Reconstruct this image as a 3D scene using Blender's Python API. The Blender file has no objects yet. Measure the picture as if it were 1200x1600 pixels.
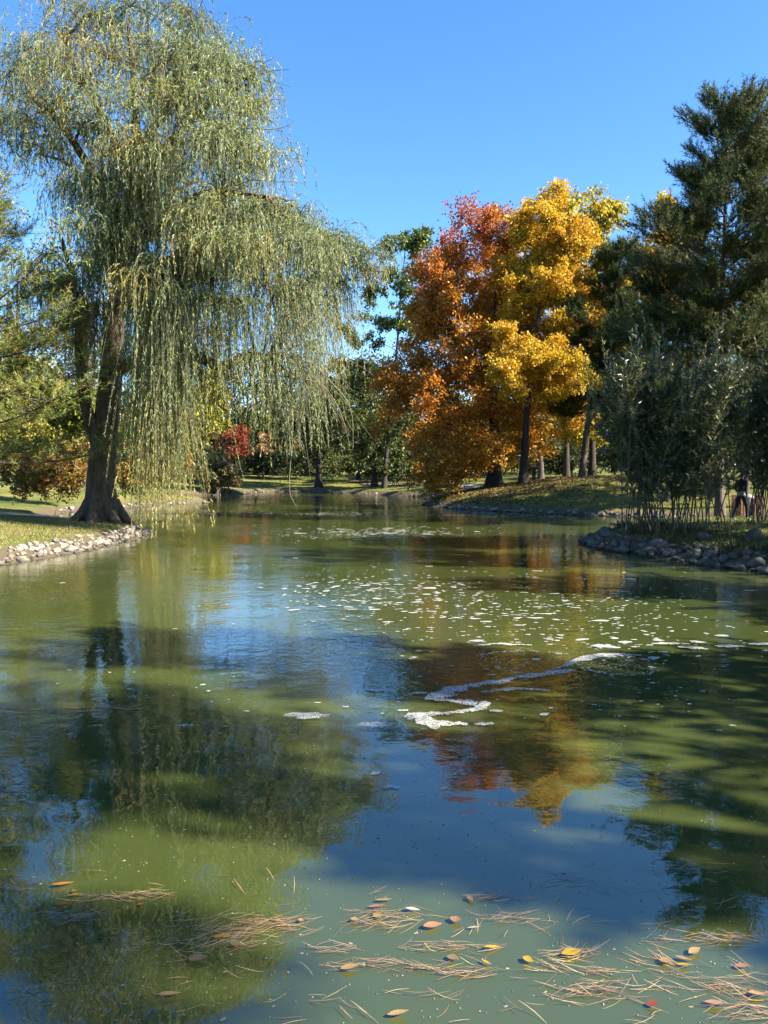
import bpy, bmesh, math, random
import numpy as np
from mathutils import Vector, Matrix, Euler, noise as mnoise
random.seed(7); RNG = np.random.default_rng(11)
scene = bpy.context.scene
COL = scene.collection
R = math.radians
# ------------------------------------------------------------------ camera
F, CX, CY, CAMZ, HOR = 1218.0, 600.0, 800.0, 2.5, 735.0
PITCH = math.atan((CY - HOR) / F)
cam = bpy.data.cameras.new('camera'); camo = bpy.data.objects.new('camera', cam); COL.objects.link(camo)
camo.location = (0, 0, CAMZ); camo.rotation_euler = (math.pi / 2 - PITCH, 0, 0)
cam.sensor_fit = 'VERTICAL'; cam.sensor_height = 36; cam.sensor_width = 27
cam.lens = 36 * F / 1600; cam.clip_end = 3000; cam.clip_start = 0.1
scene.camera = camo
# ------------------------------------------------------------------ light
SUN_AZ, SUN_EL = R(108), R(37)          # azimuth clockwise from +Y (view direction)
SUN_DIR = Vector((math.sin(SUN_AZ) * math.cos(SUN_EL), math.cos(SUN_AZ) * math.cos(SUN_EL), math.sin(SUN_EL)))
world = bpy.data.worlds.new('World'); scene.world = world; world.use_nodes = True
wn = world.node_tree.nodes; wl = world.node_tree.links
bg = wn['Background']; sky = wn.new('ShaderNodeTexSky'); sky.sky_type = 'NISHITA'; sky.sun_disc = False
sky.sun_elevation = SUN_EL; sky.sun_rotation = SUN_AZ
sky.altitude = 1600; sky.air_density = 1.0; sky.dust_density = 0.45; sky.ozone_density = 3.0
hs = wn.new('ShaderNodeHueSaturation'); hs.inputs['Saturation'].default_value = 1.2; wl.new(sky.outputs[0], hs.inputs['Color'])
wl.new(hs.outputs[0], bg.inputs[0]); bg.inputs[1].default_value = 0.080
sl = bpy.data.lights.new('sun', 'SUN'); sl.energy = 5.0; sl.angle = R(0.53); sl.color = (1.0, 0.91, 0.76)
so = bpy.data.objects.new('sun', sl); COL.objects.link(so); so.location = (40, -10, 40)
so.rotation_euler = SUN_DIR.to_track_quat('Z', 'Y').to_euler()
scene.view_settings.view_transform = 'Standard'; scene.view_settings.look = 'None'
scene.view_settings.gamma = 1; scene.view_settings.exposure = 2.2
scene.cycles.max_bounces = 5; scene.cycles.diffuse_bounces = 2; scene.cycles.glossy_bounces = 2
scene.cycles.use_adaptive_sampling = True; scene.cycles.adaptive_threshold = 0.02
scene.cycles.transmission_bounces = 2; scene.cycles.transparent_max_bounces = 4
scene.cycles.caustics_reflective = False; scene.cycles.caustics_refractive = False
scene.cycles.use_denoising = True

# ------------------------------------------------------------------ helpers
def ray(px, py):
    v = Vector(((px - CX) / F, (CY - py) / F, -1.0))
    return Matrix.Rotation(math.pi / 2 - PITCH, 3, 'X') @ v
def at_z(px, py, z=0.0):
    d = ray(px, py); t = (z - CAMZ) / d.z
    return Vector((d.x * t, d.y * t, z))
def at_d(px, py, Y):
    d = ray(px, py); t = Y / d.y
    return Vector((d.x * t, Y, CAMZ + d.z * t))
def tag(o, label=None, cat=None, group=None, kind=None):
    if label: o['label'] = label
    if cat: o['category'] = cat
    if group: o['group'] = group
    if kind: o['kind'] = kind
    return o
def empty(name, loc=(0, 0, 0), rz=0):
    o = bpy.data.objects.new(name, None); COL.objects.link(o)
    o.location = loc; o.rotation_euler = (0, 0, rz); o.empty_display_size = 0.2
    return o
def link(name, me, mat=None, parent=None, smooth=False):
    o = bpy.data.objects.new(name, me); COL.objects.link(o)
    if mat is not None and not me.materials: me.materials.append(mat)
    if smooth: me.polygons.foreach_set('use_smooth', np.ones(len(me.polygons), bool))
    if parent is not None:
        o.parent = parent
        o.matrix_parent_inverse = Matrix.LocRotScale(parent.location, parent.rotation_euler, None).inverted()
    return o
def mesh_np(name, V, Fc, colors=None, smooth=False):
    """V (n,3); Fc (m,k) all faces with k corners; colors (m,3) per face"""
    me = bpy.data.meshes.new(name)
    V = np.asarray(V, np.float32); Fc = np.asarray(Fc, np.int32); m, k = Fc.shape
    me.vertices.add(len(V)); me.vertices.foreach_set('co', V.ravel())
    me.loops.add(m * k); me.loops.foreach_set('vertex_index', Fc.ravel())
    me.polygons.add(m); me.polygons.foreach_set('loop_start', np.arange(0, m * k, k, dtype=np.int32))
    me.polygons.foreach_set('loop_total', np.full(m, k, np.int32))
    if smooth: me.polygons.foreach_set('use_smooth', np.ones(m, bool))
    if colors is not None:
        a = me.attributes.new('tint', 'FLOAT_COLOR', 'FACE')
        c = np.ones((m, 4), np.float32); c[:, :3] = colors; a.data.foreach_set('color', c.ravel())
    me.update(calc_edges=True)
    return me
def norm(a): return a / (np.linalg.norm(a, axis=-1, keepdims=True) + 1e-9)
def leaf_quads(P, D, L, W, fold=None):
    """diamond leaves at P along D with a random roll"""
    n = len(P); D = norm(D); rv = norm(RNG.normal(size=(n, 3))); S = norm(np.cross(D, rv))
    L = np.broadcast_to(np.asarray(L, float), (n,))[:, None]; W = np.broadcast_to(np.asarray(W, float), (n,))[:, None]
    V = np.empty((n, 4, 3)); mid = P + D * L * 0.45
    V[:, 0] = P; V[:, 1] = mid + S * W / 2; V[:, 2] = P + D * L; V[:, 3] = mid - S * W / 2
    return V.reshape(-1, 3), np.arange(n * 4).reshape(n, 4)
def needle_tris(P, D, L, W):
    n = len(P); D = norm(D); S = norm(np.cross(D, norm(RNG.normal(size=(n, 3)))))
    L = np.broadcast_to(np.asarray(L, float), (n,))[:, None]
    V = np.empty((n, 3, 3)); V[:, 0] = P + S * W / 2; V[:, 1] = P - S * W / 2; V[:, 2] = P + D * L
    return V.reshape(-1, 3), np.arange(n * 3).reshape(n, 3)
class Tubes:
    def __init__(s): s.V = []; s.Q = []; s.n = 0
    def add(s, pts, rad, k=6):
        pts = np.asarray(pts, float); m = len(pts); rad = np.broadcast_to(np.asarray(rad, float), (m,))
        t = np.empty_like(pts); t[1:-1] = pts[2:] - pts[:-2]; t[0] = pts[1] - pts[0]; t[-1] = pts[-1] - pts[-2]; t /= np.sqrt((t * t).sum(1, keepdims=True)) + 1e-9
        u = np.empty_like(t)
        if abs(t[0, 2]) < 0.9: u[:, 0] = t[:, 1]; u[:, 1] = -t[:, 0]; u[:, 2] = 0
        else: u[:, 0] = 0; u[:, 1] = t[:, 2]; u[:, 2] = -t[:, 1]
        u /= np.sqrt((u * u).sum(1, keepdims=True)) + 1e-9
        v = np.empty_like(t); v[:, 0] = t[:, 1] * u[:, 2] - t[:, 2] * u[:, 1]; v[:, 1] = t[:, 2] * u[:, 0] - t[:, 0] * u[:, 2]; v[:, 2] = t[:, 0] * u[:, 1] - t[:, 1] * u[:, 0]
        a = np.arange(k) * 2 * math.pi / k
        ring = pts[:, None] + rad[:, None, None] * (np.cos(a)[None, :, None] * u[:, None] + np.sin(a)[None, :, None] * v[:, None])
        s.V.append(ring.reshape(-1, 3))
        i = np.arange(m - 1)[:, None] * k; j = np.arange(k)[None]; j2 = (j + 1) % k
        q = np.stack([i + j, i + j2, i + k + j2, i + k + j], -1).reshape(-1, 4)
        s.Q.append(q + s.n); s.n += m * k
    def twigs(s, A, B, r):
        """many straight three-sided twigs at once"""
        A = np.asarray(A, float); B = np.asarray(B, float); n = len(A); t = norm(B - A); u = norm(np.cross(t, [0.31, 0.52, 0.79])); v = np.cross(t, u)
        ring = np.stack([np.cos(q) * u + np.sin(q) * v for q in (0, 2.094, 4.189)], 1)
        V = np.concatenate([A[:, None] + ring * r, B[:, None] + ring * r * .35], 1).reshape(-1, 3)
        q = np.array([(0, 1, 4, 3), (1, 2, 5, 4), (2, 0, 3, 5)]); s.V.append(V); s.Q.append((np.arange(n)[:, None, None] * 6 + q[None]).reshape(-1, 4) + s.n); s.n += 6 * n
    def build(s, name, mat, parent=None):
        if not s.V: return None
        me = mesh_np(name, np.concatenate(s.V), np.concatenate(s.Q), smooth=True)
        return link(name, me, mat, parent)
def bez(a, b, c, n=8):
    a, b, c = (np.asarray(q, float) for q in (a, b, c)); t = np.linspace(0, 1, n)[:, None]
    return (1 - t) ** 2 * a + 2 * t * (1 - t) * b + t * t * c
def spline(P, n=6):
    P = np.asarray(P, float); Q = np.vstack([2 * P[0] - P[1], P, 2 * P[-1] - P[-2]]); out = []
    for i in range(1, len(Q) - 2):
        t = np.linspace(0, 1, n, endpoint=(i == len(Q) - 3))[:, None]
        out.append(0.5 * (2 * Q[i] + (Q[i + 1] - Q[i - 1]) * t + (2 * Q[i - 1] - 5 * Q[i] + 4 * Q[i + 1] - Q[i + 2]) * t ** 2 + (3 * Q[i] - Q[i - 1] - 3 * Q[i + 1] + Q[i + 2]) * t ** 3))
    return np.vstack(out)
def box_bm(bm, c, s, rz=0, taper=1.0):
    m = Matrix.Translation(c) @ Matrix.Rotation(rz, 4, 'Z') @ Matrix.Diagonal((s[0], s[1], s[2], 1))
    r = bmesh.ops.create_cube(bm, size=1, matrix=m)
    return r['verts']
def bm_obj(name, bm, mat, parent=None, bevel=0, smooth=False):
    if bevel: bmesh.ops.bevel(bm, geom=list(bm.edges), offset=bevel, segments=1, affect='EDGES')
    me = bpy.data.meshes.new(name); bm.to_mesh(me); bm.free()
    return link(name, me, mat, parent, smooth)

# ------------------------------------------------------------------ materials
def mat_new(name):
    m = bpy.data.materials.new(name); m.use_nodes = True
    return m, m.node_tree.nodes, m.node_tree.links, m.node_tree.nodes['Principled BSDF']
def noise_node(N, L, vec, scale, detail=4, rough=0.55):
    n = N.new('ShaderNodeTexNoise'); n.inputs['Scale'].default_value = scale
    n.inputs['Detail'].default_value = detail; n.inputs['Roughness'].default_value = rough
    if vec is not None: L.new(vec, n.inputs['Vector'])
    return n
def ramp(N, L, fac, stops):
    r = N.new('ShaderNodeValToRGB'); e = r.color_ramp.elements
    while len(e) < len(stops): e.new(0.5)
    for i, (p, c) in enumerate(stops): e[i].position = p; e[i].color = (*c, 1)
    L.new(fac, r.inputs[0]); return r
def AL(c, k=0.64): return tuple(v * k for v in c)
def leaf_mat(name, trans=0.35, rough=0.5, spec=0.35, gain=(1.15, 1.1, 0.6), alb=0.64):
    m, N, L, P = mat_new(name)
    at_ = N.new('ShaderNodeAttribute'); at_.attribute_name = 'tint'
    a = N.new('ShaderNodeVectorMath'); a.operation = 'MULTIPLY'; L.new(at_.outputs['Color'], a.inputs[0]); a.inputs[1].default_value = (alb, alb, alb)
    L.new(a.outputs[0], P.inputs['Base Color']); P.inputs['Roughness'].default_value = rough
    P.inputs['Specular IOR Level'].default_value = spec
    t = N.new('ShaderNodeBsdfTranslucent'); mx = N.new('ShaderNodeMix'); mx.data_type = 'RGBA'; mx.blend_type = 'MULTIPLY'
    mx.inputs[0].default_value = 1; L.new(a.outputs[0], mx.inputs[6]); mx.inputs[7].default_value = (*gain, 1)
    L.new(mx.outputs[2], t.inputs[0])
    s = N.new('ShaderNodeMixShader'); s.inputs[0].default_value = trans
    L.new(P.outputs[0], s.inputs[1]); L.new(t.outputs[0], s.inputs[2]); L.new(s.outputs[0], N['Material Output'].inputs[0])
    return m
def bark_mat(name, c1, c2, scale=6, stretch=0.18, bump=0.6):
    m, N, L, P = mat_new(name)
    tc = N.new('ShaderNodeTexCoord'); mp = N.new('ShaderNodeMapping'); mp.inputs['Scale'].default_value = (1, 1, stretch)
    L.new(tc.outputs['Object'], mp.inputs[0])
    n = noise_node(N, L, mp.outputs[0], scale, 6, 0.65)
    r = ramp(N, L, n.outputs[0], [(0.32, AL(c1)), (0.68, AL(c2))])
    L.new(r.outputs[0], P.inputs['Base Color']); P.inputs['Roughness'].default_value = 0.9
    b = N.new('ShaderNodeBump'); b.inputs['Strength'].default_value = bump; b.inputs['Distance'].default_value = 0.08
    L.new(n.outputs[0], b.inputs['Height']); L.new(b.outputs[0], P.inputs['Normal'])
    return m
M = {}
M['leaf'] = leaf_mat('leaf', 0.28)
M['leaf_gloss'] = leaf_mat('leaf_gloss', 0.22, 0.38, 0.5)
M['autumn'] = leaf_mat('leaf_autumn', 0.4, 0.5, 0.3, (1.1, 1.05, 0.8), .72)
M['needle'] = leaf_mat('needle', 0.15, 0.6, 0.15)
M['grass'] = leaf_mat('grass_blade', 0.3, 0.6, 0.25)
M['bark_willow'] = bark_mat('bark_willow', (0.035, 0.024, 0.016), (0.16, 0.115, 0.075), 7)
M['bark_dark'] = bark_mat('bark_dark', (0.02, 0.015, 0.011), (0.075, 0.055, 0.04), 5)
M['bark_pine'] = bark_mat('bark_pine', (0.05, 0.037, 0.03), (0.17, 0.13, 0.10), 6)
M['twig'] = bark_mat('twig', (0.16, 0.13, 0.08), (0.32, 0.27, 0.16), 10)
M['stem'] = bark_mat('stem', (0.09, 0.07, 0.045), (0.22, 0.18, 0.12), 10)

def ground_material():
    m, N, L, P = mat_new('lawn')
    g = N.new('ShaderNodeNewGeometry')
    n1 = noise_node(N, L, g.outputs['Position'], 0.22, 5, 0.6); n2 = noise_node(N, L, g.outputs['Position'], 3.2, 6, 0.7)
    n3 = noise_node(N, L, g.outputs['Position'], 24, 4, 0.7)
    r1 = ramp(N, L, n1.outputs[0], [(0.30, AL((0.10, 0.16, 0.03))), (0.52, AL((0.20, 0.22, 0.055))), (0.68, AL((0.36, 0.29, 0.13)))])
    r2 = ramp(N, L, n2.outputs[0], [(0.3, (0.55, 0.5, 0.45)), (0.7, (1.35, 1.3, 1.2))])
    r3 = ramp(N, L, n3.outputs[0], [(0.25, (0.6, 0.6, 0.6)), (0.75, (1.3, 1.3, 1.3))])
    mx = N.new('ShaderNodeMix'); mx.data_type = 'RGBA'; mx.blend_type = 'MULTIPLY'; mx.inputs[0].default_value = 1
    L.new(r1.outputs[0], mx.inputs[6]); L.new(r2.outputs[0], mx.inputs[7])
    m2 = N.new('ShaderNodeMix'); m2.data_type = 'RGBA'; m2.blend_type = 'MULTIPLY'; m2.inputs[0].default_value = 1
    L.new(mx.outputs[2], m2.inputs[6]); L.new(r3.outputs[0], m2.inputs[7])
    # bare earth by the waterline (attribute written from the distance to the shore)
    a = N.new('ShaderNodeAttribute'); a.attribute_name = 'earth'
    m3 = N.new('ShaderNodeMix'); m3.data_type = 'RGBA'; m3.inputs[7].default_value = (0.09, 0.07, 0.048, 1)
    L.new(a.outputs['Fac'], m3.inputs[0]); L.new(m2.outputs[2], m3.inputs[6])
    L.new(m3.outputs[2], P.inputs['Base Color']); P.inputs['Roughness'].default_value = 0.95
    P.inputs['Specular IOR Level'].default_value = 0.15
    b = N.new('ShaderNodeBump'); b.inputs['Strength'].default_value = 0.7; b.inputs['Distance'].default_value = 0.06
    L.new(n3.outputs[0], b.inputs['Height']); L.new(b.outputs[0], P.inputs['Normal'])
    return m
M['lawn'] = ground_material()
def simple(name, c1, c2, scale, rough=0.8, bump=0.3, dist=0.02, coord='Object', spec=0.3):
    m, N, L, P = mat_new(name)
    tc = N.new('ShaderNodeTexCoord'); n = noise_node(N, L, tc.outputs[coord], scale, 6, 0.65)
    r = ramp(N, L, n.outputs[0], [(0.3, AL(c1)), (0.7, AL(c2))]); L.new(r.outputs[0], P.inputs['Base Color'])
    P.inputs['Roughness'].default_value = rough; P.inputs['Specular IOR Level'].default_value = spec
    b = N.new('ShaderNodeBump'); b.inputs['Strength'].default_value = bump; b.inputs['Distance'].default_value = dist
    L.new(n.outputs[0], b.inputs['Height']); L.new(b.outputs[0], P.inputs['Normal'])
    return m
M['path'] = simple('path_gravel', (0.3, 0.25, 0.23), (0.46, 0.39, 0.36), 9, 0.95, 0.4)
def stone_material(k=1.0):
    m, N, L, P = mat_new('stone')
    tc = N.new('ShaderNodeTexCoord'); oi = N.new('ShaderNodeObjectInfo')
    n = noise_node(N, L, tc.outputs['Object'], 3.0, 7, 0.7)
    r = ramp(N, L, n.outputs[0], [(0.28, (0.17, 0.14, 0.11)), (0.5, (0.35, 0.30, 0.24)), (0.75, (0.56, 0.50, 0.41))])
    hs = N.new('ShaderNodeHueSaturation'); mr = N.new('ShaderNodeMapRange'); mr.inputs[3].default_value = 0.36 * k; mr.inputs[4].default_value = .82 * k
    L.new(oi.outputs['Random'], mr.inputs[0]); L.new(mr.outputs[0], hs.inputs['Value']); L.new(r.outputs[0], hs.inputs['Color'])
    g = N.new('ShaderNodeNewGeometry'); sx = N.new('ShaderNodeSeparateXYZ'); L.new(g.outputs['Position'], sx.inputs[0])
    ad = N.new('ShaderNodeMath'); ad.operation = 'MULTIPLY_ADD'; L.new(n.outputs[0], ad.inputs[0]); ad.inputs[1].default_value = -.09; L.new(sx.outputs[2], ad.inputs[2])
    wet = N.new('ShaderNodeMapRange'); L.new(ad.outputs[0], wet.inputs[0]); wet.inputs[1].default_value = -.02; wet.inputs[2].default_value = .07; wet.inputs[3].default_value = .28; wet.inputs[4].default_value = 1
    wm_ = N.new('ShaderNodeMix'); wm_.data_type = 'RGBA'; wm_.blend_type = 'MULTIPLY'; wm_.inputs[0].default_value = 1; L.new(hs.outputs[0], wm_.inputs[6]); L.new(wet.outputs[0], wm_.inputs[7])
    L.new(wm_.outputs[2], P.inputs['Base Color']); P.inputs['Roughness'].default_value = 0.88; P.inputs['Specular IOR Level'].default_value = 0.25
    b = N.new('ShaderNodeBump'); b.inputs['Strength'].default_value = 0.5; b.inputs['Distance'].default_value = 0.05
    L.new(n.outputs[0], b.inputs['Height']); L.new(b.outputs[0], P.inputs['Normal'])
    return m
M['stone'] = stone_material(); M['stone_shaded'] = stone_material(.42)  # second copy is the same stone darkened, bank shade put into its colour
def foam_material(name, c1, c2, a0, a1):
    m, N, L, P = mat_new(name); g = N.new('ShaderNodeNewGeometry')
    n = noise_node(N, L, g.outputs['Position'], 22, 5, .7); v = N.new('ShaderNodeTexVoronoi'); v.inputs['Scale'].default_value = 55; L.new(g.outputs['Position'], v.inputs['Vector'])
    r = ramp(N, L, n.outputs[0], [(.3, c1), (.7, c2)]); L.new(r.outputs[0], P.inputs['Base Color']); P.inputs['Roughness'].default_value = .55
    b = N.new('ShaderNodeBump'); b.inputs['Strength'].default_value = .6; b.inputs['Distance'].default_value = .01; L.new(v.outputs[0], b.inputs['Height']); L.new(b.outputs[0], P.inputs['Normal'])
    ad = N.new('ShaderNodeMath'); ad.operation = 'MULTIPLY_ADD'; L.new(v.outputs[0], ad.inputs[0]); ad.inputs[1].default_value = .35; L.new(n.outputs[0], ad.inputs[2])
    mr = N.new('ShaderNodeMapRange'); L.new(ad.outputs[0], mr.inputs[0]); mr.inputs[1].default_value = .45; mr.inputs[2].default_value = .85; mr.inputs[3].default_value = a0; mr.inputs[4].default_value = a1
    t = N.new('ShaderNodeBsdfTransparent'); mx = N.new('ShaderNodeMixShader'); L.new(mr.outputs[0], mx.inputs[0]); L.new(P.outputs[0], mx.inputs[1]); L.new(t.outputs[0], mx.inputs[2]); L.new(mx.outputs[0], N['Material Output'].inputs[0])
    return m
M['foam'] = foam_material('foam', (.36, .36, .33), (.6, .6, .57), .05, .75)
M['foam_grey'] = foam_material('foam_grey', (.4, .4, .39), (.66, .66, .65), .18, .92)
M['wood'] = simple('stained_wood', (0.2, 0.09, 0.05), (0.36, 0.17, 0.1), 8, 0.8)
M['black_metal'] = simple('dark_metal', (0.012, 0.012, 0.013), (0.03, 0.03, 0.032), 12, 0.5)
M['grey_metal'] = simple('grey_lid', (0.18, 0.2, 0.21), (0.28, 0.3, 0.31), 12, 0.5)
M['post_wood'] = simple('weathered_post', (0.04, 0.03, 0.022), (0.09, 0.07, 0.05), 9, 0.9)
M['cap'] = simple('post_cap', (0.4, 0.38, 0.34), (0.55, 0.52, 0.47), 9, 0.7)

AER = [(at_z(830, 1036), 0.80), (at_z(960, 1041), 0.62), (at_z(600, 926), 1.1)]
def water_material():
    m, N, L, P = mat_new('pond_water')
    g = N.new('ShaderNodeNewGeometry'); pos = g.outputs['Position']
    n0 = noise_node(N, L, pos, 0.12, 3, 0.5)
    r = ramp(N, L, n0.outputs[0], [(0.35, (0.034, 0.046, 0.011)), (0.65, (0.046, 0.058, 0.019))])
    L.new(r.outputs[0], P.inputs['Base Color'])
    P.inputs['Roughness'].default_value = 0.015; P.inputs['IOR'].default_value = 1.95
    def math_(op, a, b=None, c=None):
        n = N.new('ShaderNodeMath'); n.operation = op
        for i, v in enumerate((a, b, c)):
            if v is None: continue
            if isinstance(v, (int, float)): n.inputs[i].default_value = v
            else: L.new(v, n.inputs[i])
        return n.outputs[0]
    w1 = noise_node(N, L, pos, 1.1, 2, 0.5).outputs[0]
    w2 = noise_node(N, L, pos, 5.5, 2, 0.55).outputs[0]
    w3 = noise_node(N, L, pos, 16.0, 2, 0.55).outputs[0]
    # gusts: patches of livelier ripples, wind-ruffled in the middle of the pond and calm near the bridge
    gm = noise_node(N, L, pos, 0.16, 3, 0.6).outputs[0]
    sx = N.new('ShaderNodeSeparateXYZ'); L.new(pos, sx.inputs[0])
    far = N.new('ShaderNodeMapRange'); L.new(sx.outputs[1], far.inputs[0])
    far.inputs[1].default_value = 5.5; far.inputs[2].default_value = 11; far.inputs[3].default_value = 0.12; far.inputs[4].default_value = 1.0
    gust = N.new('ShaderNodeMapRange'); L.new(gm, gust.inputs[0]); gust.inputs[1].default_value = 0.42; gust.inputs[2].default_value = 0.62
    gust.inputs[3].default_value = 0.35; gust.inputs[4].default_value = 1.5
    amp = math_('MULTIPLY', far.outputs[0], gust.outputs[0])
    h = math_('ADD', math_('MULTIPLY', w1, 0.010), math_('MULTIPLY', amp, math_('ADD', math_('MULTIPLY', w2, 0.0065), math_('MULTIPLY', w3, 0.0020))))
    for c, rad in AER:
        d = N.new('ShaderNodeVectorMath'); d.operation = 'DISTANCE'; L.new(pos, d.inputs[0]); d.inputs[1].default_value = (c.x, c.y, 0)
        q = math_('DIVIDE', d.outputs['Value'], rad)
        env = math_('POWER', 2.718, math_('MULTIPLY', math_('MULTIPLY', q, q), -0.55))
        ring = math_('SINE', math_('ADD', math_('MULTIPLY', d.outputs['Value'], 34.0), math_('MULTIPLY', w2, 16.0)))
        h = math_('ADD', h, math_('MULTIPLY', env, math_('MULTIPLY', ring, 0.0013)))
    b = N.new('ShaderNodeBump'); b.inputs['Strength'].default_value = 1.0; b.inputs['Distance'].default_value = 1.0
    L.new(h, b.inputs['Height']); L.new(b.outputs[0], P.inputs['Normal'])
    return m
M['water'] = water_material()

# ------------------------------------------------------------------ terrain
SHORE = [(0, 882), (100, 868), (180, 850), (236, 838)]
pts = [(-9.0, -14), (-10.5, 2), (-11.2, 12)] + [tuple(at_z(*p)[:2]) for p in SHORE]
pts += [(-9.6, 32.0), (-12.5, 34.5), (-16.5, 38), (-19, 44), (-18.5, 50), (-16.2, 54), (-14.0, 58.5), (-13.3, 61), (-15.5, 65), (-19, 72), (-19.5, 77), (-16, 80), (-14.2, 82),
        (-14.6, 90), (-10, 91), (-5, 88), (-1, 80), (1.5, 75), (4.0, 73), (6.0, 69.5), (4.6, 63.5), (3.0, 59.5), (2.8, 55), (4.3, 51.5), (6.5, 48), (9.2, 44.8), (12.3, 42), (16, 41), (17.5, 38.5), (15, 36), (11, 34.2), (8.6, 31)]
pts += [tuple(at_z(*p)[:2]) for p in [(906, 849), (940, 858), (1000, 867), (1100, 884), (1200, 896)]] + [(9.8, 14), (9.2, 5), (9.5, -14)]
POND = np.array([p[:2] for p in pts], float)
# round the corners of the outline
def chaikin(P):
    Q = np.roll(P, -1, 0); return np.stack([0.75 * P + 0.25 * Q, 0.25 * P + 0.75 * Q], 1).reshape(-1, 2)
POND_S = chaikin(POND)
ZONES = [(-15, 28, .09, 1.15), (-22, 38, .10, 2.2), (-19, 60, .10, 1.5), (0, 98, .08, 2.6), (-25, 95, .09, 2.4), (11, 56, .30, 2.05), (22, 50, .2, 2.2), (9, 75, .12, 2.2),
         (12, 27, .095, 1.5), (20, 32, .08, 1.7), (16, 8, .10, 1.2), (-16, 5, .08, 1.1)]
def shore_dist(X, Y):
    X = np.asarray(X, float).ravel(); Y = np.asarray(Y, float).ravel()
    A = POND_S; B = np.roll(A, -1, 0); best = np.full(X.shape, 1e18); ins = np.zeros(X.shape, bool)
    for a, b in zip(A, B):
        d = b - a; t = np.clip(((X - a[0]) * d[0] + (Y - a[1]) * d[1]) / (d @ d), 0, 1)
        best = np.minimum(best, (X - a[0] - t * d[0]) ** 2 + (Y - a[1] - t * d[1]) ** 2)
        c = (a[1] > Y) != (b[1] > Y)
        if d[1] != 0: ins ^= c & (X < d[0] * (Y - a[1]) / d[1] + a[0])
    s = np.sqrt(best); return np.where(ins, -s, s)
def sstep(t): t = np.clip(t, 0, 1); return t * t * (3 - 2 * t)
def height(X, Y):
    X = np.asarray(X, float).ravel(); Y = np.asarray(Y, float).ravel(); s = shore_dist(X, Y)
    W = 0; SL = 0; HM = 0
    for zx, zy, sl_, hm in ZONES:
        w = 1 / (((X - zx) ** 2 + (Y - zy) ** 2) + 4) ** 2; W = W + w; SL = SL + w * sl_; HM = HM + w * hm
    SL /= W; HM /= W
    e = np.maximum(s - 0.5, 0)
    z = 0.36 * sstep(s / 0.9) + HM * (1 - np.exp(-SL * e / HM))
    z = z + 0.05 * np.sin(X * 0.5 + 1) * np.sin(Y * 0.37) * sstep(s / 4) + np.maximum(s - 40, 0) * 0.012
    return np.where(s < 0, -0.7 * sstep(-s / 1.2), z)
def gz(x, y): return float(height([x], [y])[0])
def gpt(px, py):
    """ground point seen at a pixel"""
    d = ray(px, py); t = 12.0
    while t < 200:
        p = Vector((0, 0, CAMZ)) + d * t
        if p.z <= max(gz(p.x, p.y), 0): return p
        t += 0.25
    return Vector((0, 0, CAMZ)) + d * 100
def axis(f0, f1, st, lo, hi):
    a = list(np.arange(f0, f1, st)); x = f0; s = st
    while x > lo: s *= 1.35; x -= s; a.insert(0, x)
    x = a[-1]; s = st
    while x < hi: s *= 1.35; x += s; a.append(x)
    return np.array(a)
gx = axis(-24, 24, 0.4, -900, 900); gy = axis(8, 105, 0.5, -300, 1500)
GX, GY = np.meshgrid(gx, gy); S_ = shore_dist(GX, GY); GZ = height(GX, GY)
_SG = S_.reshape(GX.shape); _ZG = GZ.reshape(GX.shape)
def _lookup(G, X, Y):
    X = np.asarray(X, float).ravel(); Y = np.asarray(Y, float).ravel()
    i = np.clip(np.searchsorted(gx, X) - 1, 0, len(gx) - 2); j = np.clip(np.searchsorted(gy, Y) - 1, 0, len(gy) - 2)
    u = (X - gx[i]) / (gx[i + 1] - gx[i]); v = (Y - gy[j]) / (gy[j + 1] - gy[j])
    return (G[j, i] * (1 - u) + G[j, i + 1] * u) * (1 - v) + (G[j + 1, i] * (1 - u) + G[j + 1, i + 1] * u) * v
def height(X, Y): return _lookup(_ZG, X, Y)
def shore_dist(X, Y): return _lookup(_SG, X, Y)
V = np.stack([GX.ravel(), GY.ravel(), GZ], 1); nx, ny = len(gx), len(gy)
i = np.arange(ny - 1)[:, None] * nx + np.arange(nx - 1)[None]
Q = np.stack([i, i + 1, i + nx + 1, i + nx], -1).reshape(-1, 4)
me = mesh_np('ground', V, Q, smooth=True)
at = me.attributes.new('earth', 'FLOAT', 'POINT')
at.data.foreach_set('value', (np.clip(1 - (S_ - 0.5) / 0.6, 0, 1)).astype(np.float32))
tag(link('ground', me, M['lawn']), 'grassy banks and lawns round the pond', None, None, 'structure')
wm = mesh_np('water', [(-60, -25, 0), (60, -25, 0), (60, 130, 0), (-60, 130, 0)], [(0, 1, 2, 3)])
tag(link('water', wm, M['water']), 'still murky green pond reflecting the trees and sky', None, None, 'structure')
def strip(name, line, width, mat, lift=0.03, n=8):
    P = spline(np.array(line, float), n); t = norm(np.gradient(P, axis=0)); s = np.stack([t[:, 1], -t[:, 0]], 1)
    k = 5; V = []
    for j in range(k):
        q = P + s * width * (j / (k - 1) - 0.5); z = height(q[:, 0], q[:, 1]) + lift
        V.append(np.column_stack([q, z]))
    V = np.stack(V, 1).reshape(-1, 3); m = len(P)
    i = np.arange(m - 1)[:, None] * k + np.arange(k - 1)[None]
    return link(name, mesh_np(name, V, np.stack([i, i + 1, i + k + 1, i + k], -1).reshape(-1, 4), smooth=True), mat)
tag(strip('path', [(-36, 30.6), (-28, 31.2), (-22, 32.0), (-18, 32.8), (-15.2, 33.6), (-14.2, 34.0)], 4.0, M['path'], 0.05, 14), 'pale gravel path curving behind the willow', None, None, 'structure')
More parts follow.
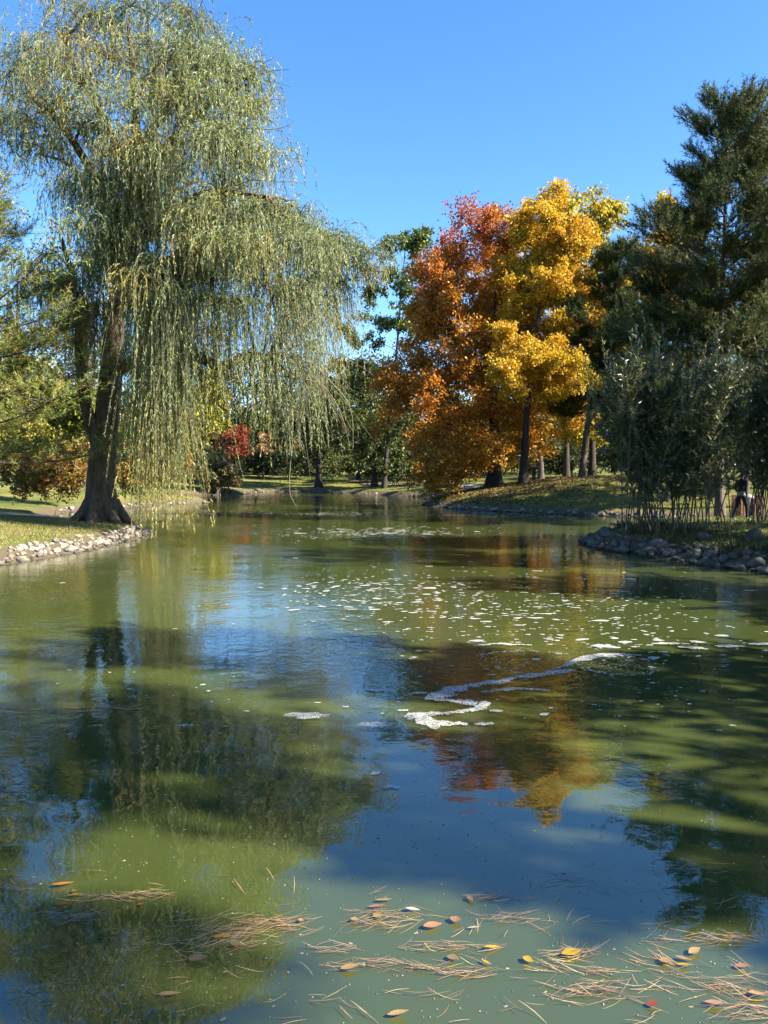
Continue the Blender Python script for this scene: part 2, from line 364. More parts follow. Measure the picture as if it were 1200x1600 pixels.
tag(strip('path', [(40, 58), (28, 60), (20, 61.5), (12, 62), (8, 66), (9, 74), (4, 84), (-2, 95)], 2.0, M['path'], 0.06, 14), 'pale path along the crest of the bank behind the maples', None, None, 'structure')
tag(strip('path', [(13.5, 37.5), (17, 35.2), (21, 35), (30, 37)], 1.8, M['path'], 0.05, 12), 'reddish path by the slatted bin screen', None, None, 'structure')

# ------------------------------------------------------------------ trees
def jit(c, n, v=0.18, h=0.06):
    c = np.asarray(c, float); k = 1 + RNG.normal(size=(n, 1)) * v
    return np.clip(c * k * (1 + RNG.normal(size=(n, 3)) * h), 0.004, 0.9)
def pick(colors, weights, n):
    w = np.array(weights, float); idx = RNG.choice(len(colors), n, p=w / w.sum())
    return np.asarray(colors, float)[idx]
def in_ball(n, pw=0.45):
    d = norm(RNG.normal(size=(n, 3))); return d * RNG.random((n, 1)) ** pw
def leaf_tree(name, base, ells, n_clump, clump_r, leaves, leaf_l, leaf_w, colf, label, cat='tree', trunk_top=None, trunk_r=0.3, bark='bark_dark',
              leafm='leaf', lean=(0, 0), limbs=None, twigs=10, group=None, pw=0.38, droop=0.0, bare=None, seeds=None, crown_name='crown'):
    """ells: list of (center, radii); clumps fill the shell of each. colf(P)->(n,3)"""
    base = Vector(base); root = empty(name, base); tag(root, label, cat, group)
    C = []
    vol = np.array([r[0] * r[1] * r[2] for _, r in ells]) ** 0.7; cnt = np.maximum(2, (n_clump * vol / vol.sum()).astype(int))
    for (c, r), k in zip(ells, cnt): C.append(np.array(c) + in_ball(k, pw) * np.array(r))
    C = np.concatenate(C)
    if seeds is not None: C = np.concatenate([C, np.array(seeds)])
    T = Tubes()
    top = Vector(trunk_top) if trunk_top is not None else Vector((base.x + lean[0], base.y + lean[1], base.z + (C[:, 2].max() - base.z) * 0.8))
    m = 14; tp = []
    for q in range(m):
        t = q / (m - 1); w = 0.5 * math.sin(t * 5 + base.x) * trunk_r * t * 2
        tp.append((base.x + (top.x - base.x) * t ** 1.2 + w, base.y + (top.y - base.y) * t + w * 0.5, base.z - 0.15 + (top.z - base.z + 0.15) * t))
    tp = np.array(tp); tr = trunk_r * (1 - 0.86 * np.linspace(0, 1, m)); tr[0] *= 1.6; tr[1] *= 1.12
    T.add(spline(tp, 3), np.interp(np.linspace(0, 1, (m - 1) * 3), np.linspace(0, 1, m), tr), 9)
    nodes = [p for p in tp[3:]]; nrad = list(tr[3:])
    order = np.argsort(np.linalg.norm(C - tp[m // 2], axis=1))
    for ci in order:
        c = C[ci]; A = np.array(nodes); dv = c - A; dist = np.linalg.norm(dv, axis=1)
        cost = dist + np.where(dv[:, 2] < 0.15 * dist, 2.0 * (0.15 * dist - dv[:, 2]), 0)
        k = int(np.argmin(cost)); a = A[k]; r0 = min(nrad[k] * 0.7, 0.02 + 0.016 * dist[k] * (trunk_r / 0.3))
        mid = (a + c) / 2 + np.array([0, 0, 0.12 * dist[k]]) + RNG.normal(size=3) * 0.06 * dist[k]
        b = bez(a, mid, c, 6); rr = np.linspace(r0, max(0.012, r0 * 0.3), 6); T.add(b, rr, 5)
        nodes += [b[2], b[4]]; nrad += [rr[2], rr[4]]
    # twigs and leaves
    nt = twigs; TW0 = np.repeat(C, nt, 0); d = norm(RNG.normal(size=TW0.shape) + np.array([0, 0, 0.25])); cr = clump_r * (0.6 + 0.7 * RNG.random((len(C), 1))).repeat(nt, 0)
    d[:, 2] *= 0.75
    TW1 = TW0 + d * cr; TW1[:, 2] -= droop * cr[:, 0]
    T.twigs(TW0[::2], TW1[::2], .013)
    T.build('trunk', M[bark], root)
    per = max(3, int(leaves / len(TW0))); u = 0.25 + 0.8 * RNG.random((len(TW0), per, 1)) ** 0.75
    P = TW0[:, None] + (TW1 - TW0)[:, None] * u + RNG.normal(size=(len(TW0), per, 3)) * (clump_r * 0.17)
    D = d[:, None] * 0.6 + RNG.normal(size=P.shape) * 0.7 + np.array([0, 0, -0.35])
    P = P.reshape(-1, 3); D = D.reshape(-1, 3)
    if bare is not None: k = bare(P); P = P[k]; D = D[k]
    L_ = leaf_l * (0.7 + 0.6 * RNG.random(len(P))); Vv, Qq = leaf_quads(P, D, L_, L_ / leaf_l * leaf_w)
    link(crown_name, mesh_np(crown_name, Vv, Qq, colf(P)), M[leafm], root)
    return root
def mix_cols(colors, weights, v=0.2, h=0.08):
    def f(P): return np.clip(pick(colors, weights, len(P)) * (1 + RNG.normal(size=(len(P), 1)) * v) * (1 + RNG.normal(size=(len(P), 3)) * h), 0.003, 0.9)
    return f
def E(px, py, Y, rx, ry, rd=None):
    """ellipsoid centred at the pixel at depth Y with radii given in pixels (depth radius in metres)"""
    c = at_d(px, py, Y); k = Y / F
    return (tuple(c), (rx * k, (rd if rd else rx * k), ry * k))

# --- the weeping willow on the near bank
def willow():
    Y0 = 31.0; k = Y0 / F
    base = at_d(158, 790, Y0); base.z = gz(base.x, base.y)
    root = empty('willow_tree', base); tag(root, 'tall weeping willow with long hanging strands on the near bank', 'willow tree')
    T = Tubes()
    def W(px, py, dy=0.0): return np.array(at_d(px, py, Y0 + dy)) if True else 0
    def limb(pl, r0, r1, kk=8):
        P = spline(np.array([W(*p) for p in pl]), 6); T.add(P, np.linspace(r0, r1, len(P)) ** 1.0, kk); return P
    # flared base
    b = np.array(base)
    main = spline(np.array([b + [0, 0, -0.4], b + [0, 0, 0.15], W(158, 760), W(160, 720), W(166, 660), W(172, 600), W(178, 530), W(184, 460), W(192, 380), W(205, 290), W(212, 200), W(208, 110), W(200, 30)]), 6)
    rr = np.interp(np.linspace(0, 1, len(main)), [0, .08, .16, .3, .5, .75, 1], [0.92, 0.74, 0.58, 0.50, 0.40, 0.24, 0.07]); T.add(main, rr, 14)
    for a_ in np.arange(7) * 0.9 + 0.2:      # root flare
        e = b + np.array([math.cos(a_) * 1.6, math.sin(a_) * 1.6, 0]); e[2] = gz(e[0], e[1]) - 0.12
        T.add(bez(b + [math.cos(a_) * .4, math.sin(a_) * .4, 0.75], b + [math.cos(a_) * .85, math.sin(a_) * .85, 0.05], e, 7), np.linspace(0.34, 0.06, 7), 7)
    L = []
    L.append(limb([(160, 715), (148, 680, -.2), (136, 640, -.4), (126, 575, -.6), (122, 500, -.8), (112, 430, -1), (95, 370, -1.2)], .34, .07))
    L.append(limb([(175, 580), (230, 560, -.8), (300, 556, -1.4), (345, 572, -1.8), (385, 556, -2.2), (425, 562, -2.4), (452, 590, -2.6)], .30, .06))
    L.append(limb([(183, 470), (230, 420, .5), (310, 395, 1.0), (380, 350, 1.4), (450, 340, 1.6), (520, 385, 1.8)], .28, .05))
    L.append(limb([(190, 400), (240, 360, -1), (300, 310, -2), (360, 300, -3), (420, 310, -3.4)], .24, .05))
    L.append(limb([(200, 310), (260, 230, -.8), (330, 160, -1.6), (390, 130, -2)], .22, .04))
    L.append(limb([(206, 250), (270, 150, 1.2), (300, 60, 1.8), (295, 5, 2)], .18, .03))
    L.append(limb([(195, 360), (150, 280, -.5), (100, 200, -1), (50, 150, -1.4), (30, 100, -1.6)], .22, .04))
    L.append(limb([(205, 280), (160, 180, 1.0), (110, 90, 1.6), (90, 40, 1.8)], .18, .03))
    L.append(limb([(188, 420), (160, 330, 2), (110, 260, 3), (60, 240, 3.6)], .2, .04))
    L.append(limb([(200, 320), (250, 250, -2.5), (290, 220, -3.8)], .16, .04))
    L.append(limb([(345, 572, -1.8), (300, 540, -2.6), (270, 470, -3.2)], .10, .03))
    L.append(limb([(190, 390), (240, 330, 2.8), (330, 260, 4)], .18, .03))
    LN = np.concatenate(L)
    # fountains of strands: (px, py, depth, spread, hang, n)
    K = [(205, 8, 0, 1.5, 3.0, 70), (150, 25, 1, 1.5, 3.2, 60), (262, 12, 1.2, 1.5, 3.0, 60), (100, 55, 1, 1.6, 3.5, 70), (60, 80, -.5, 1.5, 3.8, 70), (32, 115, -1, 1.2, 4.2, 60), (300, 40, 1.5, 1.2, 2.8, 50),
         (230, 70, -2, 1.6, 3.6, 80), (170, 90, -2.2, 1.6, 3.8, 80), (310, 100, -1, 1.5, 3.0, 70), (355, 105, -1.4, 1.2, 2.6, 55), (392, 125, -1.8, 1.2, 2.3, 55), (412, 160, -1.6, 0.9, 2.0, 40), (350, 165, -2.4, 1.4, 3.6, 70),
         (290, 170, -3, 1.5, 3.6, 80), (240, 150, -3, 1.5, 3.4, 70), (120, 130, -2, 1.6, 3.8, 75), (75, 160, -2.2, 1.5, 3.6, 70), (40, 190, -1.5, 1.3, 3.4, 60), (90, 210, 2.5, 1.7, 2.3, 60), (140, 190, -2.6, 1.4, 3.4, 70),
         (200, 225, -4, 1.2, 5.0, 95), (225, 215, -4, 1.1, 4.6, 70), (178, 240, -3.6, 1.0, 4.6, 70), (270, 240, -3.6, 1.4, 4.4, 80), (320, 230, -3, 1.4, 4.6, 80), (365, 215, -2.4, 1.2, 4.0, 60), (395, 255, -2, .9, 2.6, 36),
         (150, 260, 3, 1.5, 5.0, 70), (210, 300, 3.5, 1.6, 5.5, 70), (280, 280, 3.5, 1.6, 5.0, 60), (350, 300, 3.5, 1.5, 4.0, 60), (165, 315, -1, 1.3, 4.2, 60),
         (240, 345, -3.2, 1.3, 5.2, 95), (290, 330, -3.4, 1.3, 4.8, 90), (340, 320, -3.6, 1.3, 4.4, 85), (390, 325, -3.4, 1.2, 4.2, 80), (430, 325, -3, 1.1, 3.8, 70), (468, 335, -2, 1.1, 3.6, 65), (490, 365, -1, 1.1, 3.6, 65),
         (525, 385, 0, 1.1, 3.0, 60), (548, 398, .8, .9, 2.6, 50), (500, 400, 1.8, 1.2, 3.2, 60), (450, 380, -3.2, 1.2, 3.8, 75), (405, 390, -3.8, 1.2, 4.0, 80), (350, 380, -4.2, 1.2, 4.6, 85), (300, 390, -4.2, 1.2, 5.0, 85),
         (255, 410, -4, 1.1, 6.4, 90), (240, 440, -3.6, 1.0, 7.4, 80), (285, 450, -4.4, 1.0, 6.6, 85), (330, 470, -4, 1.0, 3.6, 60), (375, 470, -3.6, 1.1, 3.6, 60), (430, 450, -3, 1.2, 3.6, 60), (470, 460, -2, 1.1, 4.2, 50), (510, 470, 0, 1.0, 3.6, 34),
         (252, 500, -3.6, .7, 7.2, 85), (268, 520, -3.8, .7, 6.8, 80), (248, 545, -3.2, .6, 6.2, 60), (280, 560, -3.4, .6, 4.6, 50), (225, 570, -2.8, .5, 4.0, 40), (300, 575, -1.6, .7, 2.2, 30),
         (385, 560, -2.4, .9, 2.8, 45), (420, 565, -2.6, .8, 3.2, 40), (455, 560, -2.4, .9, 3.2, 30), (360, 575, -2, .6, 2.2, 26), (480, 540, -1.6, .9, 3.6, 26),
         (120, 500, -1, .9, 2.2, 40), (100, 440, -1.2, 1.0, 2.8, 50), (75, 400, -1.4, 1.0, 2.6, 46), (130, 420, -1.8, .9, 4.0, 50), (140, 480, -2.2, .7, 2.2, 36), (60, 450, -.5, 1.0, 2.0, 34), (150, 400, 1.5, 1.2, 4.0, 60),
         (200, 420, 2.5, 1.4, 5.0, 60), (260, 430, 3, 1.4, 5.5, 50), (330, 400, 3, 1.4, 4.5, 50), (410, 400, 3, 1.4, 4.0, 50), (185, 385, -2.6, 1.0, 2.4, 60), (212, 405, -2.8, .9, 2.4, 50), (160, 375, -1.6, 1.0, 3.4, 50), (195, 345, -3.2, 1.1, 3.6, 70), (235, 470, 1.6, 1.2, 4.2, 60), (290, 490, 2, 1.2, 4.2, 60), (335, 515, 1.4, 1.0, 3.2, 45), (500, 430, -1, 1.0, 4.4, 36), (535, 440, .5, .9, 3.6, 30), (455, 500, -2.4, 1.0, 4.6, 34)]
    S = []; RA = []; HL = []; CT = []; CB = []
    for (px, py, dy, sp, hg, n) in K:
        if py < 400: hg *= .62; sp *= 1.2; n *= 1.2
        if py < 275 and px > 300: px -= 8
        if dy > 1.8 and py < 300: n *= .5
        if px > 310 and py > 440: n *= .75; hg *= 1.15
        if 190 < px < 300 and py > 405 and dy < 0: px = 248 + (px - 255) * .7; sp *= .72; n *= .8
        if 240 < px < 345 and 300 < py <= 405: hg *= .85
        c = W(px, py, dy); j = int(np.argmin(np.linalg.norm(LN - c, axis=1) + np.where(LN[:, 2] > c[2] + .4, 1.5, 0))); a = LN[j]
        T.add(bez(a, (a + c) / 2 + [0, 0, .5], c, 7), np.linspace(.065, .02, 7), 5)
        n = int(n * 1.75)
        for _ in range(6):
            e = c + np.append(RNG.normal(size=2) * sp * .5, sp * .15 * RNG.random()); T.add(bez(c, (c + e) / 2 + [0, 0, .2], e, 4), np.linspace(.018, .008, 4), 3)
        long_ = (py > 430) or hg > 5.0
        for q in range(1 if long_ else 4):
            m_ = n if long_ else int(n * .36)
            cc = c if q == 0 else c + np.array([RNG.normal() * sp * .75, RNG.normal() * sp * .75, -RNG.random() * hg * .55])
            if q: T.add(bez(c, (c + cc) / 2 + [0, 0, .45], cc, 5), np.linspace(.022, .01, 5), 4)
            s0 = cc + np.column_stack([RNG.normal(size=(m_, 2)) * sp * (.27 if long_ else .17), RNG.normal(size=m_) * .14])
            tint = RNG.choice(4, p=[.5, .2, .24, .06]); fs = 1.0 if long_ else .72
            S.append(s0); RA.append(sp * fs * (.3 + .95 * RNG.random(m_))); HL.append(hg * (1.0 if long_ else .68) * (.4 + .65 * RNG.random(m_))); CT.append(np.full(m_, tint)); CB.append(np.full(m_, RNG.uniform(.75, 1.25)))
    S = np.concatenate(S); RA = np.concatenate(RA); HL = np.concatenate(HL); CT = np.concatenate(CT); CB = np.concatenate(CB); N = len(S)
    az = RNG.random(N) * 2 * math.pi; hd = np.column_stack([np.cos(az), np.sin(az)]); sway = RNG.normal(size=(N, 2)) * .10
    ph = RNG.random((N, 2)) * 6.28
    def curve(u, idx):
        h = RA[idx] * (1 - np.exp(-5 * u)); z = .55 * RA[idx] * (1 - np.exp(-9 * u)) - HL[idx] * u ** 1.15
        xy = S[idx, :2] + hd[idx] * h[:, None] + sway[idx] * (u * HL[idx])[:, None] + .05 * np.sin(u[:, None] * 7 + ph[idx])
        zz = S[idx, 2] + z
        return np.column_stack([xy, zz])
    nl = np.maximum(34, (HL * 25).astype(int)); idx = np.repeat(np.arange(N), nl); u = RNG.random(len(idx)) ** 1.1
    P = curve(u, idx); P2 = curve(np.minimum(u + .03, 1.05), idx); Tn = norm(P2 - P)
    D = Tn * .9 + RNG.normal(size=P.shape) * .36 + [0, 0, -.3]
    keep = P[:, 2] > 0.25; P, D, idx, u = P[keep], D[keep], idx[keep], u[keep]
    L_ = .125 * (.7 + .6 * RNG.random(len(P))); Vv, Qq = needle_tris(P, D, L_, .027)
    pal = np.array([(.27, .325, .14), (.315, .34, .115), (.215, .285, .135), (.40, .35, .10)])
    c = pal[CT[idx]] * CB[idx, None]; c = c * (1 + RNG.normal(size=(len(P), 1)) * .18) * (1 + (RNG.random(N)[idx, None] - .5) * .35)
    yl = RNG.random(len(P)) < .05; c[yl] = jit((.38, .30, .06), int(yl.sum()))
    link('crown', mesh_np('crown', Vv, Qq, np.clip(c, .01, .8)), M['leaf'], root)
    # the thin hanging stems the leaves sit on
    us = np.array([0, .12, .4, 1.0]); ii = np.repeat(np.arange(N), 4); CP = curve(np.tile(us, N), ii).reshape(N, 4, 3)
    CP[:, :, 2] = np.maximum(CP[:, :, 2], .2)
    w = norm(RNG.normal(size=(N, 1, 3)) * [1, 1, 0]) * np.linspace(.006, .0025, 4)[None, :, None]
    Vs = np.stack([CP - w, CP + w], 2).reshape(-1, 3); q = np.arange(N)[:, None] * 8 + np.arange(3)[None] * 2
    Qs = np.stack([q, q + 1, q + 3, q + 2], -1).reshape(-1, 4)
    link('hanging_stems', mesh_np('hanging_stems', Vs, Qs), M['twig'], root)
    T.build('trunk', M['bark_willow'], root)
    # bare twigs: dead sprays by the trunk, the leafless fans at the end of the right-hand limb and the thin branches against the sky
    def spray(px, py, dy, n, ln, dirx, down, r=.012):
        o = W(px, py, dy); B = Tubes()
        for _ in range(n):
            e = o + np.array([dirx * ln * (.3 + .8 * RNG.random()) + RNG.normal() * .25 * ln, RNG.normal() * .35 * ln, -down * ln * (.2 + .9 * RNG.random())])
            B.add(bez(o, (o + e) / 2 + [0, 0, .35 * ln], e, 8), np.linspace(r, r * .35, 8), 4)
            m_ = (o + e) / 2
            f = m_ + RNG.normal(size=3) * .25 * ln + [0, 0, -.2 * ln]; B.add(bez(m_ + [0, 0, .17 * ln], (m_ + f) / 2 + [0, 0, .15 * ln], f, 5), np.linspace(r * .6, r * .25, 5), 3)
        B.build('bare_twigs', M['twig'], root)
    spray(205, 455, -1.6, 12, 1.5, -.25, 1.0, .014); spray(190, 470, -1.4, 8, 1.3, .1, 1.2, .012)
    spray(430, 520, -2.6, 14, 1.7, .5, .5); spray(452, 560, -2.6, 14, 2.6, .9, 1.1); spray(455, 570, -2.6, 8, 3.0, .5, 1.3); spray(470, 520, -2.2, 10, 2.0, .3, -.2)
    for pl in ([(350, 300, -2.6), (390, 282, -2.8), (430, 284, -3), (470, 285, -3), (484, 296, -3)], [(385, 200, -2), (420, 202, -2), (445, 198, -2), (460, 188, -2)], [(375, 170, -2), (420, 150, -2), (440, 130, -2)],
               [(452, 590, -2.6), (500, 600, -2.7), (530, 640, -2.8), (545, 690, -2.8)], [(425, 560, -2.5), (480, 565, -2.6), (520, 600, -2.7), (548, 640, -2.7), (552, 700, -2.7)], [(452, 580, -2.6), (458, 660, -2.6), (452, 760, -2.6), (462, 790, -2.6)],
               [(125, 600, -1), (80, 617, -1.6), (40, 622, -2), (0, 618, -2.4)]):
        P = spline(np.array([W(*p) for p in pl]), 6); B = Tubes(); B.add(P, np.linspace(.028, .008, len(P)), 5); B.build('bare_branch', M['twig'], root)
    return root
willow()

# --- conifers
def pine(name, base, top, label, h0, spread, colors, wts, nwh, shoots_per=26, trunk_r=.28, need_l=.16, need_w=.016, per=26, prof=None, seed=1, group=None, extra=None, lean_sun=0, keepf=None, shoot_l=.42):
    global RNG
    base = Vector(base); root = empty(name, base); tag(root, label, 'pine tree', group)
    T = Tubes(); top = Vector(top); H = top.z - base.z
    tt = np.linspace(0, 1, 18); rs = np.random.default_rng(seed); ax = np.column_stack([base.x + (top.x - base.x) * tt ** 1.15 + .12 * np.sin(tt * 6 + seed), base.y + (top.y - base.y) * tt, base.z - .2 + (H + .2) * tt])
    tr = trunk_r * (1 - .9 * tt); tr[0] *= 1.35; T.add(ax, tr, 10)
    SP = []; SD = []; TA_ = []; TB_ = []
    for w in range(nwh):
        f = h0 + (1 - h0) * ((w + rs.random() * .8) / nwh)
        if f > .985: continue
        o = np.array([np.interp(f, tt, ax[:, q]) for q in range(3)]); g = (f - h0) / (1 - h0)
        pr = (prof(g) if prof else (1 - g) ** .75 * min(1, .55 + g * 2)) * spread
        for _ in range(rs.integers(3, 6)):
            a = rs.random() * 6.283; ln = pr * (.55 + .6 * rs.random()) + .35; el = -.12 + .75 * g + rs.normal() * .14
            dv = np.array([math.cos(a) * math.cos(el), math.sin(a) * math.cos(el), math.sin(el)])
            e = o + dv * ln; md = (o + e) / 2 + [0, 0, -.10 * ln]; e = e + [0, 0, .16 * ln]
            b = bez(o, md, e, 8); T.add(b, np.linspace(max(.02, trunk_r * .24 * (1 - g * .6)), .01, 8), 5)
            ns = max(4, int(shoots_per * ln / spread))
            for s in range(ns):
                t = .28 + .72 * rs.random() ** .7; p = b[0] * (1 - t) ** 2 + 2 * t * (1 - t) * md + e * t * t
                off = rs.normal(size=3) * [1, 1, .55] * ln * .115 * (1.25 - .5 * t); off[2] = abs(off[2]) * .8 - .05
                q = p + off; d = norm((q - p) * .8 + dv * .35 + np.array([0, 0, .38]) + rs.normal(size=3) * .15)
                if s % 3 == 0: TA_.append(p); TB_.append(q + d * .1)
                SP.append(q); SD.append(d)
    if extra is not None:
        for q, d in extra(T, ax, tt): SP.append(q); SD.append(d)
    if TA_: T.twigs(TA_, TB_, .013)
    # crown tip
    for _ in range(16): SP.append(np.array(top) + rs.normal(size=3) * [.3, .3, .35] - [0, 0, .35]); SD.append(norm(np.array([rs.normal() * .3, rs.normal() * .3, 1.0])))
    SP = np.array(SP); SD = np.array(SD)
    if keepf is not None: kk = keepf(SP); SP = SP[kk]; SD = SD[kk]
    n = len(SP); sl_ = shoot_l * (.7 + .6 * RNG.random((n, 1, 1))); u = RNG.random((n, per, 1))
    P = SP[:, None] + SD[:, None] * (u - .35) * sl_; D = SD[:, None] * (.55 + .3 * u) + norm(RNG.normal(size=(n, per, 3))) * .8
    P = P.reshape(-1, 3); D = D.reshape(-1, 3); Vv, Tt = needle_tris(P, D, need_l * (.8 + .4 * RNG.random(len(P))), need_w)
    c = pick(colors, wts, n).repeat(per, 0) * (1 + RNG.normal(size=(n, 1)) * .2).repeat(per, 0) * (1 + RNG.normal(size=(len(P), 1)) * .15)
    T.build('trunk', M['bark_pine'], root)
    link('crown', mesh_np('crown', Vv, Tt, np.clip(c, .006, .6)), M['needle'], root)
    return root
PG = [(.040, .068, .022), (.080, .108, .034), (.18, .18, .06)]
def gb(px, Y):
    """a base on the ground below pixel column px at depth Y"""
    x = (px - CX) / F * Y; return (x, Y, gz(x, Y))
irregular = lambda g: (1 - g) ** .4 * (.75 + .3 * math.sin(g * 17)) * min(1, .7 + g)
b = gb(1126, 36); pine('pine_tree', b, at_d(1130, 165, 36), 'tall pine with a bare grey trunk behind the leafy shrubs', .34, 4.7, PG, [4, 4, 3], 33, 112, .23, .19, .026, 32, prof=lambda g: (1 - g) ** .42 * (.78 + .25 * math.sin(g * 17)), seed=3, shoot_l=.62)
b = gb(1166, 41); pine('pine_tree', b, at_d(1215, 205, 41), 'pine at the photo edge half hidden by the taller grey-trunked pine', .3, 4.8, PG, [5, 4, 1], 31, 90, .22, .21, .03, 26, prof=irregular, seed=5, shoot_l=.62)
b = gb(908, 56); pine('pine_tree', b, at_d(972, 385, 56), 'dark shorter pine leaning in front of the yellow trees', .3, 4.2, PG, [5, 3, 1], 31, 78, .26, .24, .038, 24, prof=irregular, seed=9, shoot_l=.7)
b = gb(1045, 44); pine('pine_tree', b, at_d(1060, 420, 44), 'dark dense pine between the leaning pine and the tallest pine', .22, 4.2, PG, [6, 3, 1], 31, 84, .2, .21, .032, 26, prof=irregular, seed=12, shoot_l=.65)
b = (-15.2, 26.6, gz(-15.2, 26.6)); pine('pine_tree', b, (-15.6, 26.6, 16.6), 'soft olive pine reaching in from the photo edge beside the willow', .14, 5.6, [(.20, .25, .06), (.30, .32, .08), (.38, .31, .10)], [4, 4, 1], 32, 92, .3, .19, .017, 28, prof=lambda g: (1 - g) ** .5, seed=21, shoot_l=.55)
# trees beyond the edge of the photo whose shade falls on the bank and the water
pine('pine_tree', (16.4, -2.4, gz(16.4, -2.4)), (16.4, -2.4, 23.5), 'high crowned pine standing out of view behind the bridge end', .68, 3.6, PG, [5, 4, 1], 24, 60, .3, .32, .10, 10, prof=lambda g: (1 - g) ** .4, seed=41)
for x, y, h, sd, spd, lb in ((23.8, 45.0, 18, 51, 5.0, 'tall pine standing out of view behind the stone lined bay'), (28.5, 50.0, 20, 53, 5.4, 'tallest pine standing out of view uphill of the bay'), (20.5, 16.3, 16, 31, 4.8, 'tall pine standing out of view behind the stone edged point'), (19.8, 21.6, 15, 32, 4.6, 'broad pine standing out of view behind the photo edge shrub'), (15.5, .9, 24, 33, 2.1, 'narrow tall pine standing out of view beside the bridge end'), (17.5, 12.7, 10, 37, 3.6, 'young pine standing out of view on the shaded shore'), (14.5, 5.2, 14, 39, 3.2, 'slim pine standing out of view on the near bank')):
    pine('pine_tree', (x, y, gz(x, y)), (x, y, h + gz(x, y)), lb, .12, spd, PG, [5, 4, 1], 28, 30, .3, .32, .10, 9, prof=irregular, seed=sd, shoot_l=.6)

# --- the maples
YEL = (.70, .46, .035); GOLD = (.66, .34, .03); ORA = (.64, .26, .028); RUST = (.36, .115, .025); RED = (.36, .07, .035); YG = (.40, .40, .05); GRN = (.09, .14, .03)
def maple_a(P):
    n = len(P); px = P[:, 0] / P[:, 1] * F + CX; py = HOR - (P[:, 2] - CAMZ) / P[:, 1] * F
    nz = np.array([mnoise.noise(Vector(p) * .35) for p in P]); nz2 = np.array([mnoise.noise(Vector(p) * .9 + Vector((9, 2, 4))) for p in P])
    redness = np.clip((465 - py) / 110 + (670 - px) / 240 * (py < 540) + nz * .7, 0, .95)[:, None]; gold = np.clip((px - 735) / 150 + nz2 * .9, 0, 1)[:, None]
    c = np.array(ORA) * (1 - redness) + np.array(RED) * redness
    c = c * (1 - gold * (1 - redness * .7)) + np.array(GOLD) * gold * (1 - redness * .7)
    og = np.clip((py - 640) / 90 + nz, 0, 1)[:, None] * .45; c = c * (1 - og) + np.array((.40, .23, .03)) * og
    sel = RNG.random(n) < .05; c[sel] = GOLD
    return np.clip(c * (1 + RNG.normal(size=(n, 1)) * .22), .01, .8)
Ya = 60
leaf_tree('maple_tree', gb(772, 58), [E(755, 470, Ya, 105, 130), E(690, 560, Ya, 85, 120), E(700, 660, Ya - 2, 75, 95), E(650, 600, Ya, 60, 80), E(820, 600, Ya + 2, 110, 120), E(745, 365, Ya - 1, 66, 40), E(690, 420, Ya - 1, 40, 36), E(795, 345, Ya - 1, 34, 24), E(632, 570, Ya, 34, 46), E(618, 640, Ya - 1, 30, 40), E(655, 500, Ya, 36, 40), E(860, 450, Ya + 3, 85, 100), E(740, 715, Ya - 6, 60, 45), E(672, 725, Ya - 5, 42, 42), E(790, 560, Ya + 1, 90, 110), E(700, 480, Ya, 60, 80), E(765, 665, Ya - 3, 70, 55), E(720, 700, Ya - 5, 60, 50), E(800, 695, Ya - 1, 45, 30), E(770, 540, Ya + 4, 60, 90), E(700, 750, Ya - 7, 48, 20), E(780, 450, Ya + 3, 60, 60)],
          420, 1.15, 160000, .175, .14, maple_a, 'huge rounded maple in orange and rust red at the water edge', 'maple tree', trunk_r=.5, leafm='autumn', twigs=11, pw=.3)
def maple_b(P):
    n = len(P); px = P[:, 0] / P[:, 1] * F + CX; py = HOR - (P[:, 2] - CAMZ) / P[:, 1] * F
    nz = np.array([mnoise.noise(Vector(p) * .4) for p in P]); o = np.clip(nz * 1.2 + .15 + (px - 870) / 250 * (py < 520), 0, 1)[:, None]
    c = np.array(YEL) * (1 - o) + np.array(GOLD) * o; g = np.clip((px - 880) / 60, 0, 1)[:, None] * (py > 540)[:, None] * .7
    c = c * (1 - g) + np.array(YG) * g
    return np.clip(c * (1 + RNG.normal(size=(n, 1)) * .18), .01, .85)
Yb = 55
leaf_tree('maple_tree', gb(818, 55), [E(800, 520, Yb - 2, 26, 22), E(850, 556, Yb - 2, 52, 36), E(805, 585, Yb - 3, 36, 40), E(880, 598, Yb - 2, 46, 28), E(928, 612, Yb - 1, 26, 18), E(838, 360, Yb + 2, 44, 44), E(808, 405, Yb + 2, 26, 40), E(885, 385, Yb + 2, 40, 56), E(850, 452, Yb + 2.5, 66, 34), E(815, 470, Yb + 3, 30, 26), E(905, 470, Yb + 3, 36, 40), E(860, 310, Yb + 3, 26, 14), E(885, 505, Yb + 1, 44, 24), E(800, 495, Yb + 2, 30, 18)],
          220, .85, 100000, .16, .125, maple_b, 'bright golden yellow maple with a dark forked trunk on the bank', 'maple tree', trunk_top=at_d(845, 400, Yb + 1), trunk_r=.30, leafm='autumn', twigs=11, pw=.35)
yg = mix_cols([YG, YEL, (.2, .24, .04)], [4, 4, 2])
leaf_tree('maple_tree', gb(925, 66), [E(918, 350, 66, 48, 52), E(930, 440, 66, 50, 70), E(955, 540, 66, 50, 60), E(900, 650, 66, 45, 50)], 80, 1.2, 24000, .25, .2, yg, 'yellow green maple top rising between the golden maple and the dark pine', 'maple tree', trunk_r=.3, leafm='autumn')
leaf_tree('maple_tree', gb(1030, 62), [E(1030, 380, 62, 55, 60), E(1010, 450, 62, 60, 60), E(1060, 480, 62, 50, 70), E(1000, 560, 62, 70, 60)], 90, 1.2, 26000, .25, .2, mix_cols([YEL, YG, GOLD], [5, 3, 2]), 'yellow maple showing through the dark pine branches', 'maple tree', trunk_r=.3, leafm='autumn')
